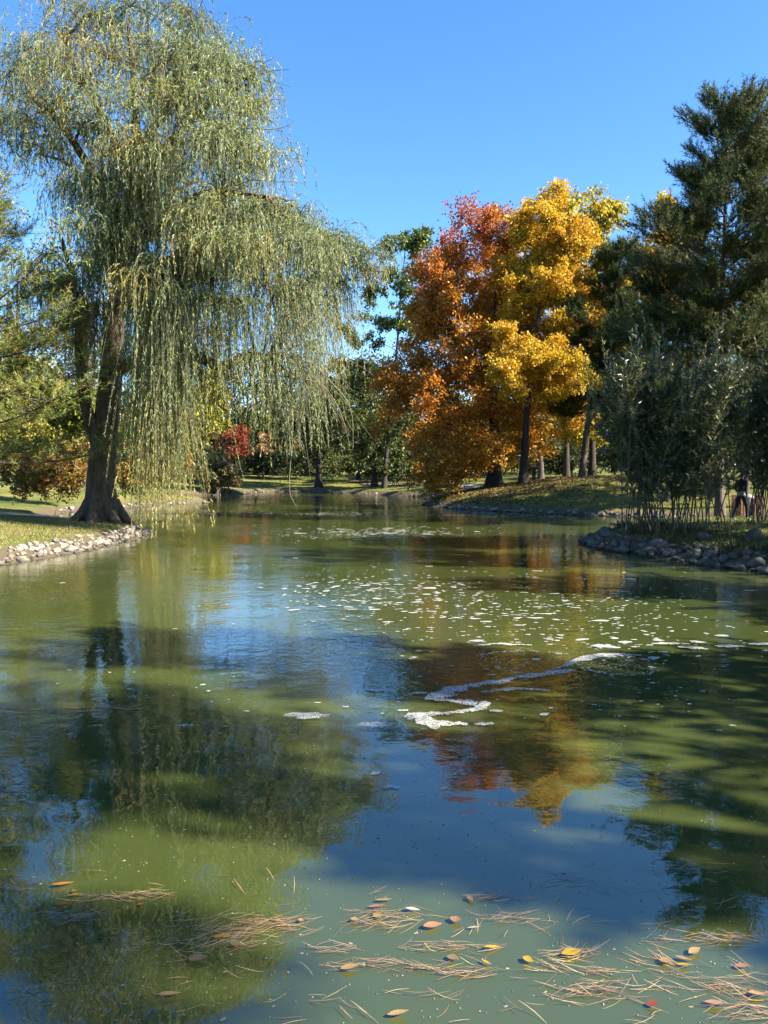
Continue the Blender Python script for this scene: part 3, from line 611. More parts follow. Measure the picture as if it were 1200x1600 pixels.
leaf_tree('maple_tree', gb(885, 72), [E(885, 360, 72, 55, 50), E(700, 440, 74, 40, 60), E(780, 380, 72, 70, 40)], 45, 1.2, 12000, .22, .17, mix_cols([RED, (.28, .05, .04)], [1, 1]), 'wine red maple top showing behind the golden crown', 'maple tree', trunk_r=.3, leafm='autumn')
leaf_tree('maple_tree', gb(845, 74), [E(850, 640, 74, 90, 50), E(920, 670, 74, 60, 40)], 36, 1.1, 9000, .25, .2, mix_cols([YEL, GOLD, YG], [3, 2, 2]), 'low yellow tree behind the dark forked maple trunk', 'maple tree', trunk_r=.35, leafm='autumn', bark='bark_pine')
# --- the airy poplar against the sky
leaf_tree('poplar_tree', gb(600, 84), [E(640, 385, 84, 38, 40, 2.5), E(665, 380, 85, 22, 20, 1.5), E(625, 445, 84, 50, 38, 3), E(590, 500, 84, 34, 22, 2), E(570, 525, 84, 40, 16, 2), E(650, 500, 85, 40, 40, 3), E(600, 400, 84, 14, 20, 1.5), E(580, 460, 84, 18, 24, 1.5)],
          70, .95, 15000, .26, .2, mix_cols([(.09, .16, .035), (.13, .19, .04), (.3, .3, .05)], [5, 4, 1]), 'airy green poplar standing against the sky beside the red maple', 'poplar tree', trunk_top=at_d(640, 360, 84), trunk_r=.24, bark='bark_dark', leafm='leaf_gloss', pw=.6, twigs=9)
# --- green trees at the far end
gm = mix_cols([(.07, .105, .03), (.10, .13, .035), (.16, .17, .04)], [4, 4, 2])
leaf_tree('broadleaf_tree', gb(498, 92), [E(500, 620, 92, 55, 70), E(520, 590, 92, 45, 45), E(480, 680, 92, 45, 35), E(455, 720, 96, 40, 20), E(530, 715, 95, 40, 22)], 70, 1.3, 18000, .3, .17, gm, 'dark green tree with a bare trunk at the far end of the pond', 'tree', trunk_r=.4, droop=.4)
leaf_tree('broadleaf_tree', gb(585, 88), [E(575, 640, 88, 55, 75), E(600, 690, 88, 55, 40), E(560, 590, 88, 45, 40), E(608, 655, 82, 36, 55), E(620, 728, 86, 50, 18), E(650, 700, 86, 40, 40)], 75, 1.3, 20000, .3, .18, gm, 'green tree hanging over the far lawn beside the orange maple', 'tree', trunk_r=.35, droop=.4)
leaf_tree('broadleaf_tree', gb(560, 104), [E(560, 590, 104, 24, 26), E(552, 630, 104, 35, 40)], 24, 1.3, 7000, .3, .2, mix_cols([(.34, .36, .04), (.2, .26, .04)], [1, 1]), 'small yellow green treetop above the dark far trees', 'tree', trunk_r=.25)
def bush(name, px, Y, ells, n, lv, cols, w, label, ll=.14, lw=.09, cr=.5, tr=.05, leafm='leaf', cat='shrub', stems=7, group=None):
    base = gb(px, Y); return leaf_tree(name, base, ells, n, cr, lv, ll, lw, mix_cols(cols, w), label, cat, trunk_top=(base[0], base[1], base[2] + .6), trunk_r=tr, leafm=leafm, twigs=9, pw=.5, group=group)
bush('shrub', 85, 38.5, [E(85, 745, 38.5, 60, 34), E(45, 735, 39, 50, 36), E(120, 730, 39, 35, 40)], 80, 14000, [(.42, .20, .04), (.33, .26, .05), (.14, .14, .04)], [4, 4, 3], 'orange tinged bush behind the willow trunk by the path')
bush('shrub', 205, 41, [E(205, 745, 41, 32, 32), E(225, 720, 41, 25, 30)], 30, 7000, [(.42, .22, .04), (.34, .30, .05), (.2, .2, .05)], [4, 3, 2], 'low orange and yellow bush on the water side of the willow trunk')
bush('shrub', 20, 44, [E(10, 680, 44, 60, 50), E(60, 665, 45, 50, 40), E(40, 620, 45, 50, 50)], 60, 14000, [(.26, .27, .05), (.42, .36, .05), (.13, .16, .035)], [4, 3, 2], 'yellow green bush rising above the orange bush', cr=.8, ll=.17, lw=.12)
bush('shrub', 110, 46, [E(110, 640, 46, 50, 70), E(150, 660, 46, 40, 60)], 60, 14000, [(.22, .27, .05), (.36, .35, .06), (.12, .17, .035)], [4, 3, 2], 'bright green bush between the willow fork and the pine', cr=.8, ll=.17, lw=.12)
# multi-stemmed waterside shrubs
def wand_shrub(name, base, label, stems, tops, leaves, cols, w, stem_r=.02, ll=.10, lw=.022, bare_to=.4, leafm='leaf_gloss', base_r=.5, group=None, twn=16, twl=.55):
    base = Vector(base); root = empty(name, base); tag(root, label, 'shrub', group); T = Tubes(); TP = []; TD = []
    for s in range(stems):
        tgt = tops(s); a = np.array(base) + np.append(RNG.normal(size=2) * base_r, 0); a[2] = gz(a[0], a[1]) - .05; e = np.array(tgt)
        md = a * .45 + e * .55 + [(a[0] - e[0]) * .22, 0, (e[2] - a[2]) * .16]; b = bez(a, md, e, 12); T.add(b, np.linspace(stem_r, stem_r * .2, 12), 5)
        for _ in range(twn):
            t = bare_to + (1 - bare_to) * RNG.random() ** .8; p = a * (1 - t) ** 2 + 2 * t * (1 - t) * md + e * t * t
            d = norm(np.array([RNG.normal() * .65, RNG.normal() * .65, .75 + .4 * RNG.random()])); l = twl * (.6 + .8 * RNG.random()) * (1.25 - .5 * t); TP.append(p); TD.append(d * l)
        for q in range(2): d = norm(np.array([RNG.normal() * .2, RNG.normal() * .2, 1.0])); TP.append(e - d * .15 * q); TD.append(d * twl * RNG.uniform(1.1, 2.0))
    TP = np.array(TP); TD = np.array(TD); T.twigs(TP, TP + TD, .007); T.build('stems', M['stem'], root); per = max(4, leaves // len(TP)); u = RNG.random((len(TP), per, 1))
    P = TP[:, None] + TD[:, None] * u + RNG.normal(size=(len(TP), per, 3)) * .015; D = norm(TD)[:, None] * .75 + norm(RNG.normal(size=P.shape)) * .75
    P = P.reshape(-1, 3); D = D.reshape(-1, 3); Vv, Qq = needle_tris(P, D, ll * (.7 + .6 * RNG.random(len(P))), lw * 1.25)
    link('crown', mesh_np('crown', Vv, Qq, mix_cols(cols, w)(P)), M[leafm], root); return root
SG = [(.10, .135, .06), (.16, .185, .085), (.27, .26, .11)]
def tops_for(cx, w, y0, y1, Y, dy=1.2):
    def f(s):
        px = cx + (RNG.random() * 2 - 1) * w; t = abs(px - cx) / w; return at_d(px, y0 + (y1 - y0) * t ** 1.6 + RNG.random() * 60, Y + RNG.normal() * dy)
    return f
wand_shrub('waterside_shrub', gpt(1005, 832), 'grey green multi-stemmed shrub leaning over the tip of the stone point', 30, tops_for(998, 82, 552, 660, 25.2), 42000, SG, [4, 4, 2], .022, .13, .032, twn=32, twl=.75, bare_to=.2)
wand_shrub('waterside_shrub', gpt(1085, 830), 'dark multi-stemmed shrub with upright wands standing before the tall pine trunk', 30, tops_for(1090, 80, 550, 600, 25.4), 44000, SG, [5, 3, 1], .022, .13, .032, twn=38, twl=.8, bare_to=.15)
wand_shrub('waterside_shrub', (12.9, 26.0, gz(12.9, 26.0)), 'multi-stemmed shrub at the photo edge above the slatted bin screen', 30, tops_for(1200, 70, 560, 590, 26.4), 42000, SG, [5, 3, 1], .022, .13, .032, twn=38, twl=.8, bare_to=.15)
wand_shrub('waterside_shrub', gb(338, 80), 'olive multi-stemmed shrub on the distant point beyond the willow', 26, tops_for(335, 42, 690, 715, 80), 12000, [(.15, .15, .05), (.2, .19, .06)], [1, 1], .05, .26, .08, bare_to=.25, base_r=1.0, twn=16, twl=1.2)
bush('shrub', 370, 80, [E(368, 742, 80, 18, 20), E(355, 735, 80, 14, 16)], 20, 3500, [(.3, .2, .09), (.2, .17, .07)], [1, 1], 'small russet bush next to the distant olive shrub', .22, .14, .7)
bush('shrub', 262, 78, [E(262, 735, 78, 20, 24)], 16, 3000, [(.3, .26, .07), (.16, .16, .05)], [1, 1], 'small yellowed bush on the far left lawn', .22, .14, .8)
# far trees in colour
far = [(318, 98, 640, 34, 70, [(.34, .36, .05), (.42, .36, .05)], 'yellow green tree glowing under the willow limb'), (338, 112, 610, 24, 40, [(.52, .38, .04)], 'golden treetop seen through the willow strands'), (366, 108, 688, 22, 28, [(.32, .06, .03), (.28, .09, .05)], 'small scarlet tree beyond the far lawn'),
       (432, 114, 706, 46, 24, [(.42, .25, .12), (.36, .2, .1)], 'pale orange tree at the back of the far lawn'), (290, 104, 690, 26, 50, [(.40, .22, .04), (.44, .32, .05)], 'orange yellow tree on the far bank behind the strands')]
for px, Y, py, rx, ry, cs, lb in far:
    leaf_tree('autumn_tree', gb(px, Y), [E(px, py, Y, rx, ry), E(px - rx * .4, py + ry * .3, Y, rx * .7, ry * .6)], 26, 1.2, 6000, .36, .25, mix_cols(cs, [1] * len(cs)), lb, 'tree', trunk_r=.3, leafm='autumn')
for px, Y, py, rx, ry, cs, lb in [(405, 108, 722, 26, 14, 0, 'low dark bush at the edge of the far lawn under the scarlet tree'), (462, 104, 718, 30, 18, 0, 'dark bush left of the bare trunk at the far end'), (530, 100, 722, 34, 16, 1, 'yellow green bush right of the bare trunk at the far end'), (585, 97, 726, 32, 14, 0, 'dark low bush under the far green tree'),
        (640, 92, 728, 34, 16, 1, 'sunlit low bush between the far green tree and the orange maple'), (690, 84, 730, 32, 14, 0, 'dark low bush behind the overhanging orange leaves'), (230, 96, 716, 30, 22, 1, 'yellow green bush behind the hanging willow curtain'), (860, 84, 722, 40, 12, 0, 'dark low hedge on the crest behind the forked maple'), (965, 80, 718, 45, 16, 0, 'dark low bush behind the leaning pine trunk'), (1075, 70, 715, 60, 22, 1, 'pale green bush behind the shrub stems')]:
    bush('far_shrub', px, Y, [E(px, py, Y, rx, ry), E(px + rx * .5, py + 4, Y, rx * .6, ry * .8)], 22, 2600, [[(.06, .085, .03), (.10, .12, .04)], [(.26, .27, .06), (.16, .18, .05)]][cs], [1, 1], lb, .34, .25, .9)
# background row: every tree its own
GD = [(.05, .08, .025), (.075, .10, .03), (.11, .13, .035)]
row = [(-60, 70, 520, 90, 170, 0, 'dense green tree at the photo edge behind the olive pine'), (40, 66, 500, 80, 170, 1, 'yellowing tall tree behind the olive pine'), (130, 72, 520, 70, 190, 2, 'russet tinged tall tree behind the willow fork'), (210, 110, 600, 70, 100, 0, 'green tree far behind the willow trunk'),
       (270, 122, 590, 60, 110, 3, 'grey green tree far behind the hanging curtain of strands'), (385, 126, 640, 60, 70, 0, 'dark tree behind the scarlet one'), (455, 130, 620, 55, 90, 3, 'grey green tree at the very back between willow and poplar'), (520, 122, 640, 60, 80, 0, 'dark green tree behind the bare trunked one'),
       (610, 112, 640, 70, 90, 0, 'dark green tree behind the poplar foot'), (680, 100, 640, 60, 90, 0, 'dark tree filling the gap left of the orange maple trunk'), (760, 105, 640, 70, 90, 1, 'yellowing tree behind the big orange maple'), (850, 110, 640, 80, 80, 0, 'dark tree behind the bollard on the crest'),
       (960, 95, 600, 80, 120, 0, 'dark tree behind the leaning pine'), (1060, 80, 600, 80, 140, 0, 'dark tree behind the dense middle pine'), (1160, 75, 580, 80, 170, 0, 'dark tree behind the tall grey trunk'), (1260, 60, 560, 90, 200, 0, 'dark tree at the photo edge behind the pines')]
pal = [(GD, [4, 4, 2]), ([(.3, .27, .05), (.17, .17, .04), (.38, .3, .05)], [3, 4, 2]), ([(.3, .17, .05), (.2, .17, .05), (.12, .13, .04)], [3, 3, 3]), ([(.13, .14, .08), (.18, .17, .09)], [1, 1])]
for px, Y, py, rx, ry, p, lb in row:
    leaf_tree('background_tree', gb(px, Y), [E(px, py, Y, rx, ry), E(px + rx * .3, py + ry * .45, Y, rx * .9, ry * .45), E(px - rx * .4, py + ry * .4, Y, rx * .7, ry * .5), E(px, 722, Y - 3, rx * 1.05, 20)], 72, Y / F * 24, 7500, Y / F * 4.6, Y / F * 3.3, mix_cols(*pal[p]), lb, 'tree', trunk_r=.35, twigs=8, group='trees closing the view')
# far wood that reads as one mass behind everything
P = []; C = []
for _ in range(420):
    a = RNG.uniform(-1.25, 1.25); d = RNG.uniform(150, 190); x = math.sin(a) * d; y = math.cos(a) * d; h = RNG.uniform(9, 13); r = RNG.uniform(4, 6.5)
    q = np.array([x, y, gz(x, y) + h * .5]) + in_ball(100, .4) * [r, r, h * .55]; P.append(q); C.append(jit(GD[RNG.integers(3)], 100, .3))
P = np.concatenate(P); C = np.concatenate(C); Vv, Qq = leaf_quads(P, RNG.normal(size=P.shape), 1.9, 1.5)
tag(link('distant_wood', mesh_np('distant_wood', Vv, Qq, C), M['leaf']), 'distant dark wood closing the horizon', 'wood', None, 'stuff')

# ------------------------------------------------------------------ stones along the water
def stone_mesh(i):
    bm = bmesh.new(); bmesh.ops.create_icosphere(bm, subdivisions=2, radius=.5); o = Vector((i * 7.3, i * 3.1, i))
    for v in bm.verts:
        n = mnoise.noise(v.co * 1.9 + o) * .34 + mnoise.noise(v.co * 4.5 + o) * .10; v.co *= 1 + n
        v.co.z *= .72; v.co.y *= .85
    me = bpy.data.meshes.new('stone'); bm.to_mesh(me); bm.free(); me.materials.append(M['stone'])
    me.polygons.foreach_set('use_smooth', np.ones(len(me.polygons), bool)); return me
def angular_mesh(i):
    rs = random.Random(i); bm = bmesh.new()
    for _ in range(17):
        v = Vector((rs.gauss(0, 1), rs.gauss(0, 1), rs.gauss(0, 1))).normalized(); bm.verts.new((v.x * .55, v.y * .45, v.z * .36))
    r = bmesh.ops.convex_hull(bm, input=bm.verts); bmesh.ops.delete(bm, geom=[v for v in bm.verts if not v.link_faces], context='VERTS')
    me = bpy.data.meshes.new('stone'); bm.to_mesh(me); bm.free(); me.materials.append(M['stone']); return me
ROUND = [stone_mesh(i) for i in range(9)]; ANG = [angular_mesh(i + 50) for i in range(12)]; STONES = ROUND; SHADED = []
for m_ in ROUND + ANG[:4]: m_ = m_.copy(); m_.materials.clear(); m_.materials.append(M['stone_shaded']); SHADED.append(m_)  # stone copies with the shade painted in as a darker colour
def edging(line, label, n, s0, s1, band, zoff=0.0, kinds=None):
    P = np.array(line, float); seg = np.linalg.norm(np.diff(P, axis=0), axis=1); cum = np.append(0, np.cumsum(seg)); root = empty('stone_edging', (*P[len(P) // 2], 0)); tag(root, label, 'stone edging')
    for i in range(n):
        t = (i + random.random()) / n * cum[-1]; x = np.interp(t, cum, P[:, 0]); y = np.interp(t, cum, P[:, 1]); j = min(np.searchsorted(cum, t), len(P) - 1); d = P[j] - P[max(j - 1, 0)]; d = d / (np.linalg.norm(d) + 1e-9)
        nrm = np.array([d[1], -d[0]]); off = random.uniform(*band); q = np.array([x, y]) + nrm * off
        s = random.uniform(s0, s1) * (.8 + .5 * random.random() ** 3); z = max(gz(*q), -.06)
        o = bpy.data.objects.new('stone', random.choice(kinds or STONES)); COL.objects.link(o); o.parent = root; o.matrix_parent_inverse = Matrix.Translation(root.location).inverted()
        o.location = (q[0], q[1], z + s * .16 + zoff); o.rotation_euler = (random.uniform(-.35, .35), random.uniform(-.35, .35), random.uniform(0, 6.28)); o.scale = (s, s * random.uniform(.7, 1), s * random.uniform(.75, 1.05))
    return root
def shore_line(x0, y0, x1, y1):
    """the smoothed outline between the points nearest to two places, land on the side of -normal"""
    a = int(np.argmin(np.hypot(POND_S[:, 0] - x0, POND_S[:, 1] - y0))); b = int(np.argmin(np.hypot(POND_S[:, 0] - x1, POND_S[:, 1] - y1)))
    return POND_S[a:b + 1] if a <= b else POND_S[b:a + 1][::-1]
# the outline runs clockwise (up the left side), so land lies to its left: negative offsets
edging(shore_line(-10.6, 19, -9.6, 32.0), 'pale sunlit stones edging the near grassy bank under the willow', 300, .14, .31, (-.75, .16), -.02, kinds=ANG + ANG + ROUND)
edging(shore_line(9.4, 32.4, 9.6, 17), 'rounded stones coloured dark for shade along the shrub covered point', 300, .17, .38, (-.8, .14), -.01, kinds=SHADED)
edging(shore_line(4.3, 51.5, 16, 41), 'stones lining the foot of the leaf strewn bank below the maples', 210, .15, .36, (-.5, .12), -.04, kinds=ANG + SHADED)
edging(shore_line(1.5, 75, 4.3, 51.5), 'small stones along the shore under the overhanging orange maple', 70, .18, .36, (-.6, .2), -.04, kinds=SHADED)
edging(shore_line(-19, 44, -13.3, 61), 'pale stones on the bank glimpsed behind the hanging willow strands', 70, .2, .4, (-.6, .15), -.03, kinds=ANG)
edging(shore_line(-19.5, 77, -1, 80), 'row of small stones along the far end of the pond', 60, .2, .36, (-.5, .15), -.04, kinds=ANG)
# a few larger stones up on the point
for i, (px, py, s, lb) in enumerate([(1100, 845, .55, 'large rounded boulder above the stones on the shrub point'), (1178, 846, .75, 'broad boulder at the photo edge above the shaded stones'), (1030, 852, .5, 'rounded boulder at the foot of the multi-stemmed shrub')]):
    p = gpt(px, py); o = bpy.data.objects.new('boulder', SHADED[i + 2]); COL.objects.link(o); o.location = (p.x, p.y, p.z + s * .15); o.scale = (s, s * .9, s * .9); o.rotation_euler = (0, 0, i * 1.3); tag(o, lb, 'boulder')

# ------------------------------------------------------------------ grass and fallen leaves
def scatter_grass(name, x0, x1, y0, y1, n, h, cols, w, label, mask):
    X = RNG.uniform(x0, x1, n); Y = RNG.uniform(y0, y1, n); s = shore_dist(X, Y); k = (s > .75) & mask(X, Y); X, Y = X[k], Y[k]; Z = height(X, Y)
    P = np.column_stack([X, Y, Z]); D = np.column_stack([RNG.normal(size=(len(X), 2)) * .5, np.ones(len(X))]); Vv, Tt = needle_tris(P, D, h * (.5 + RNG.random(len(X))), .022)
    nz = np.array([mnoise.noise(Vector((x * .5, y * .5, 3))) for x, y in zip(X, Y)])[:, None]; dry = np.array((.44, .34, .17)); t = np.clip(nz * 1.6 + .25, 0, 1)
    c = mix_cols(cols, w)(P) * (1 - t * .75) + dry * t * .75
    tag(link(name, mesh_np(name, Vv, Tt, c), M['grass']), label, 'grass', None, 'stuff')
GC = [(.17, .22, .045), (.28, .28, .07), (.40, .34, .13)]
scatter_grass('grass', -24, -8, 16, 37, 90000, .07, GC, [3, 4, 3], 'short drying grass on the near bank under the willow', lambda X, Y: np.abs(Y - np.interp(X, [-36, -28, -22, -18, -14.2], [30.6, 31.2, 32, 32.8, 34])) > 2.0)
scatter_grass('grass', 6, 22, 17, 36, 50000, .07, [(.05, .12, .02), (.08, .15, .03)], [1, 1], 'green lawn grass on the shrub point', lambda X, Y: X > 0)
scatter_grass('grass', 2, 24, 41, 60, 45000, .1, GC, [4, 3, 2], 'grass on the steep bank below the maples', lambda X, Y: X > 0)
n = 7000; X = RNG.normal(9, 4.5, n); Y = RNG.normal(54, 4.5, n); k = (shore_dist(X, Y) > .6); X, Y = X[k], Y[k]
P = np.column_stack([X, Y, height(X, Y) + .03]); D = np.column_stack([RNG.normal(size=(len(X), 2)), RNG.normal(size=len(X)) * .25]); Vv, Qq = leaf_quads(P, D, .16, .13)
tag(link('fallen_leaves', mesh_np('fallen_leaves', Vv, Qq, mix_cols([(.16, .085, .04), (.24, .15, .06), (.10, .06, .035)], [3, 2, 3])(P)), M['autumn']), 'carpet of brown and orange fallen leaves on the maple bank', 'leaves', None, 'stuff')
# weeds among the shaded stones
n = 260; X = RNG.uniform(7, 13, n); Y = RNG.uniform(19, 30, n); s = shore_dist(X, Y); k = (s > .5) & (s < 2.6); X, Y = X[k], Y[k]
P = np.column_stack([X, Y, height(X, Y)]).repeat(24, 0); P[:, :2] += RNG.normal(size=(len(P), 2)) * .12; D = np.column_stack([RNG.normal(size=(len(P), 2)) * .55, np.ones(len(P))]); Vv, Tt = needle_tris(P, D, .32 * (.4 + RNG.random(len(P))), .03)
tag(link('weeds', mesh_np('weeds', Vv, Tt, mix_cols([(.06, .09, .025), (.12, .1, .05)], [2, 1])(P)), M['grass']), 'tufts of weeds between the stones of the shaded point', 'weeds', None, 'stuff')

# ------------------------------------------------------------------ person, bin, posts, ducks
def person():
    base = at_d(1157, 809, 27.6); base.z = gz(base.x, base.y); root = empty('person', base, R(-60)); tag(root, 'person in dark jacket and navy trousers walking on the lawn behind the shrubs', 'person')
    J = {}; ed = []; rad = {}
    def j(n, co, r): J[n] = Vector(co); rad[n] = r
    j('pel', (0, 0, .96), .15); j('waist', (0, .01, 1.10), .135); j('chest', (0, .02, 1.30), .155); j('neck0', (0, 0, 1.46), .07); j('neck', (0, .01, 1.53), .055); j('head', (0, .03, 1.62), .088); j('crown', (0, .02, 1.71), .078)
    ch = ['pel', 'waist', 'chest', 'neck0', 'neck', 'head', 'crown']; ed += list(zip(ch, ch[1:]))
    for s, a in ((1, 'L'), (-1, 'R')):
        f = .22 * s
        j('hip' + a, (.09 * s, 0, .90), .095); j('knee' + a, (.10 * s, f * .6 + .06, .50), .062); j('ank' + a, (.10 * s, f * 1.1 - (.08 if s < 0 else .02), .10 if s > 0 else .14), .045); j('toe' + a, (.11 * s, f * 1.1 + .15 - (.04 if s < 0 else 0), .045), .04)
        ed += [('pel', 'hip' + a), ('hip' + a, 'knee' + a), ('knee' + a, 'ank' + a), ('ank' + a, 'toe' + a)]
        j('sh' + a, (.19 * s, .01, 1.42), .068); j('el' + a, (.25 * s, -f * .35 - .03, 1.14), .05); j('wr' + a, (.25 * s, -f * .6 + .10, .92), .033); j('palm' + a, (.25 * s, -f * .6 + .13, .85), .03)
        ed += [('chest', 'sh' + a), ('sh' + a, 'el' + a), ('el' + a, 'wr' + a), ('wr' + a, 'palm' + a)]
        for q in range(4):
            n1, n2 = f'f{q}{a}', f'g{q}{a}'; o = J['palm' + a]; j(n1, o + Vector((-.01 * s, .03 - q * .02, -.05)), .009); j(n2, o + Vector((-.03 * s, .035 - q * .02, -.095 + .008 * abs(q - 1))), .008); ed += [('palm' + a, n1), (n1, n2)]
        n1, n2 = 't1' + a, 't2' + a; o = J['palm' + a]; j(n1, o + Vector((-.01 * s, .045, .0)), .011); j(n2, o + Vector((-.02 * s, .065, -.035)), .009); ed += [('palm' + a, n1), (n1, n2)]
    j('nose', (0, .125, 1.615), .014); ed.append(('head', 'nose'))
    names = list(J); me = bpy.data.meshes.new('body'); me.from_pydata([tuple(J[n]) for n in names], [(names.index(a), names.index(b)) for a, b in ed], [])
    o = bpy.data.objects.new('body', me); COL.objects.link(o); sk = o.modifiers.new('skin', 'SKIN'); sb = o.modifiers.new('sub', 'SUBSURF'); sb.levels = sb.render_levels = 2
    for n, sv in zip(names, me.skin_vertices[0].data): sv.radius = (rad[n], rad[n] * (.72 if n in ('pel', 'waist', 'chest') else 1)); sv.use_root = (n == 'pel')
    dg = bpy.context.evaluated_depsgraph_get(); ev = bpy.data.meshes.new_from_object(o.evaluated_get(dg)); bpy.data.objects.remove(o)
    skin = simple('skin', (.42, .26, .19), (.5, .32, .24), 20, .55, .05); jacket = simple('jacket', (.025, .028, .032), (.05, .053, .058), 30, .85); hem = simple('shirt_hem', (.3, .31, .3), (.4, .41, .4), 30, .85); tr = simple('trousers', (.012, .016, .03), (.03, .036, .06), 40, .85); sh = simple('shoes', (.6, .6, .6), (.75, .75, .75), 20, .6); hair = simple('hair', (.02, .014, .01), (.05, .035, .025), 40, .7)
    ev.materials.clear()
    for m in (skin, jacket, hem, tr, sh, hair): ev.materials.append(m)
    for p in ev.polygons:
        c = p.center; x, y, z = c
        if z > 1.55: k = 5 if (z > 1.69 or (y < .03 and z > 1.57)) else 0
        elif z > 1.5 and abs(x) < .08: k = 0
        elif abs(x) > .17 and z < .93 and z > .6: k = 0
        elif z > 1.04 or (abs(x) > .17 and z > .88): k = 1
        elif z > .90: k = 2
        elif z > .13: k = 3
        else: k = 4
        p.material_index = k; p.use_smooth = True
    b = bpy.data.objects.new('body', ev); COL.objects.link(b); b.parent = root
    for s in (-1, 1):
        bm = bmesh.new(); bmesh.ops.create_uvsphere(bm, u_segments=8, v_segments=6, radius=.011, matrix=Matrix.Translation((.033 * s, .112, 1.64))); me = bpy.data.meshes.new('eye'); bm.to_mesh(me); bm.free(); me.materials.append(M['black_metal']); e = bpy.data.objects.new('eye', me); COL.objects.link(e); e.parent = root
        bm = bmesh.new(); bmesh.ops.create_uvsphere(bm, u_segments=8, v_segments=6, radius=.5, matrix=Matrix.Translation((.093 * s, .03, 1.62)) @ Matrix.Diagonal((.03, .05, .075, 1))); me = bpy.data.meshes.new('ear'); bm.to_mesh(me); bm.free(); me.materials.append(skin); e = bpy.data.objects.new('ear', me); COL.objects.link(e); e.parent = root
    bm = bmesh.new(); box_bm(bm, (0, .112, 1.575), (.045, .012, .010)); me = bpy.data.meshes.new('mouth'); bm.to_mesh(me); bm.free(); me.materials.append(simple('lips', (.3, .12, .1), (.35, .15, .12), 20)); e = bpy.data.objects.new('mouth', me); COL.objects.link(e); e.parent = root
person()
# slatted bin screen and bin
sp = at_d(1168, 782, 33.5); sp.z = gz(sp.x, sp.y); scr = empty('bin_screen', sp); tag(scr, 'reddish slatted wooden screen round the bin behind the shrubs', 'fence')
def slat(x, y, z0, w=.085, t=.03, h=.9, rz=0):
    bm = bmesh.new(); box_bm(bm, (sp.x + x, sp.y + y, sp.z + z0 + h / 2), (w, t, h), rz); return bm_obj('slat', bm, M['wood'], scr, .006)
for i in range(4): slat(.14 + i * .13, -.38, .02)
slat(-.42, -.38, .02); slat(-.30, -.38, .02)
for i in range(8): slat(-.45 + i * .145, .42, .02, rz=0)
for i in range(5): slat(.62, -.25 + i * .15, .02, w=.03, t=.085); slat(-.5, -.25 + i * .15, .02, w=.03, t=.085)
for y_, a, b in ((-.345, .05, .64), (-.345, -.52, -.22), (.385, -.52, .64)):
    for zz in (.2, .72):
        bm = bmesh.new(); box_bm(bm, (sp.x + (a + b) / 2, sp.y + y_, sp.z + zz), (b - a, .03, .08)); bm_obj('rail', bm, M['wood'], scr, .005)
bn = empty('litter_bin', (sp.x - .08, sp.y - .08, sp.z)); tag(bn, 'dark round litter bin with a grey lid inside the wooden screen', 'bin')
def lathe(name, prof, mat, parent, k=20):
    c = parent.location; V = [(c.x + r * math.cos(a), c.y + r * math.sin(a), c.z + z) for r, z in prof for a in np.arange(k) * 2 * math.pi / k]; Q = [(i * k + j, i * k + (j + 1) % k, (i + 1) * k + (j + 1) % k, (i + 1) * k + j) for i in range(len(prof) - 1) for j in range(k)]
    return link(name, mesh_np(name, V, Q, smooth=True), mat, parent)
lathe('bin_body', [(.001, .01), (.24, .01), (.27, .05), (.28, .78), (.26, .80), (.25, .78), (.001, .7)], M['black_metal'], bn)
lathe('lid', [(.29, .79), (.30, .84), (.27, .90), (.17, .96), (.001, .99)], M['grey_metal'], bn)
def post(px, py, Y, h, w, label, capped=True):
    x = (px - CX) / F * Y; z = gz(x, Y); r = empty('bollard', (x, Y, z)); tag(r, label, 'bollard')
    bm = bmesh.new(); box_bm(bm, (x, Y, z + h / 2 - .1), (w, w, h + .2)); bm_obj('post', bm, M['post_wood'], r, .02)
    if capped: bm = bmesh.new(); box_bm(bm, (x, Y, z + h + .06), (w * 1.25, w * 1.25, .14)); bm_obj('cap', bm, M['cap'], r, .02)
post(834, 740, 57, 1.0, .24, 'short dark post with a pale cap beside the forked maple trunk')
post(411, 738, 104, 1.3, .28, 'thin black post standing on the far lawn', False)
def duck(px, py, rz, label):
    p = at_z(px, py); r = empty('duck', (p.x, p.y, 0), rz); tag(r, label, 'duck', 'ducks on the pond'); dark = M['black_metal']
    V = []; Fx = []
    prof = [(-.24, .105, .01), (-.19, .085, .05), (-.10, .065, .095), (0, .06, .11), (.09, .065, .10), (.15, .085, .065), (.185, .13, .045), (.195, .18, .036), (.205, .215, .042), (.235, .225, .042), (.262, .218, .026), (.28, .212, .012)]
    k = 10
    for x, z, q in prof:
        for a in np.arange(k) * 2 * math.pi / k: V.append((x + (.0 if x < .18 else 0), q * math.cos(a), z + q * .85 * math.sin(a)))
    Fx = [(i * k + j, i * k + (j + 1) % k, (i + 1) * k + (j + 1) % k, (i + 1) * k + j) for i in range(len(prof) - 1) for j in range(k)]
    b = bpy.data.objects.new('body', mesh_np('body', V, Fx, smooth=True)); b.data.materials.append(M['post_wood']); COL.objects.link(b); b.parent = r
    bm = bmesh.new(); box_bm(bm, (.305, 0, .21), (.06, .03, .014)); me = bpy.data.meshes.new('bill'); bm.to_mesh(me); bm.free(); me.materials.append(simple('bill', (.3, .2, .04), (.35, .25, .05), 9)); e = bpy.data.objects.new('bill', me); COL.objects.link(e); e.parent = r
    for s in (-1, 1):
        me = mesh_np('wing', [(-.2, s * .06, .10), (-.1, s * .103, .12), (.06, s * .108, .12), (.07, s * .09, .06), (-.08, s * .105, .05)], [(0, 1, 2, 3, 4)]); me.materials.append(M['bark_dark']); e = bpy.data.objects.new('wing', me); COL.objects.link(e); e.parent = r
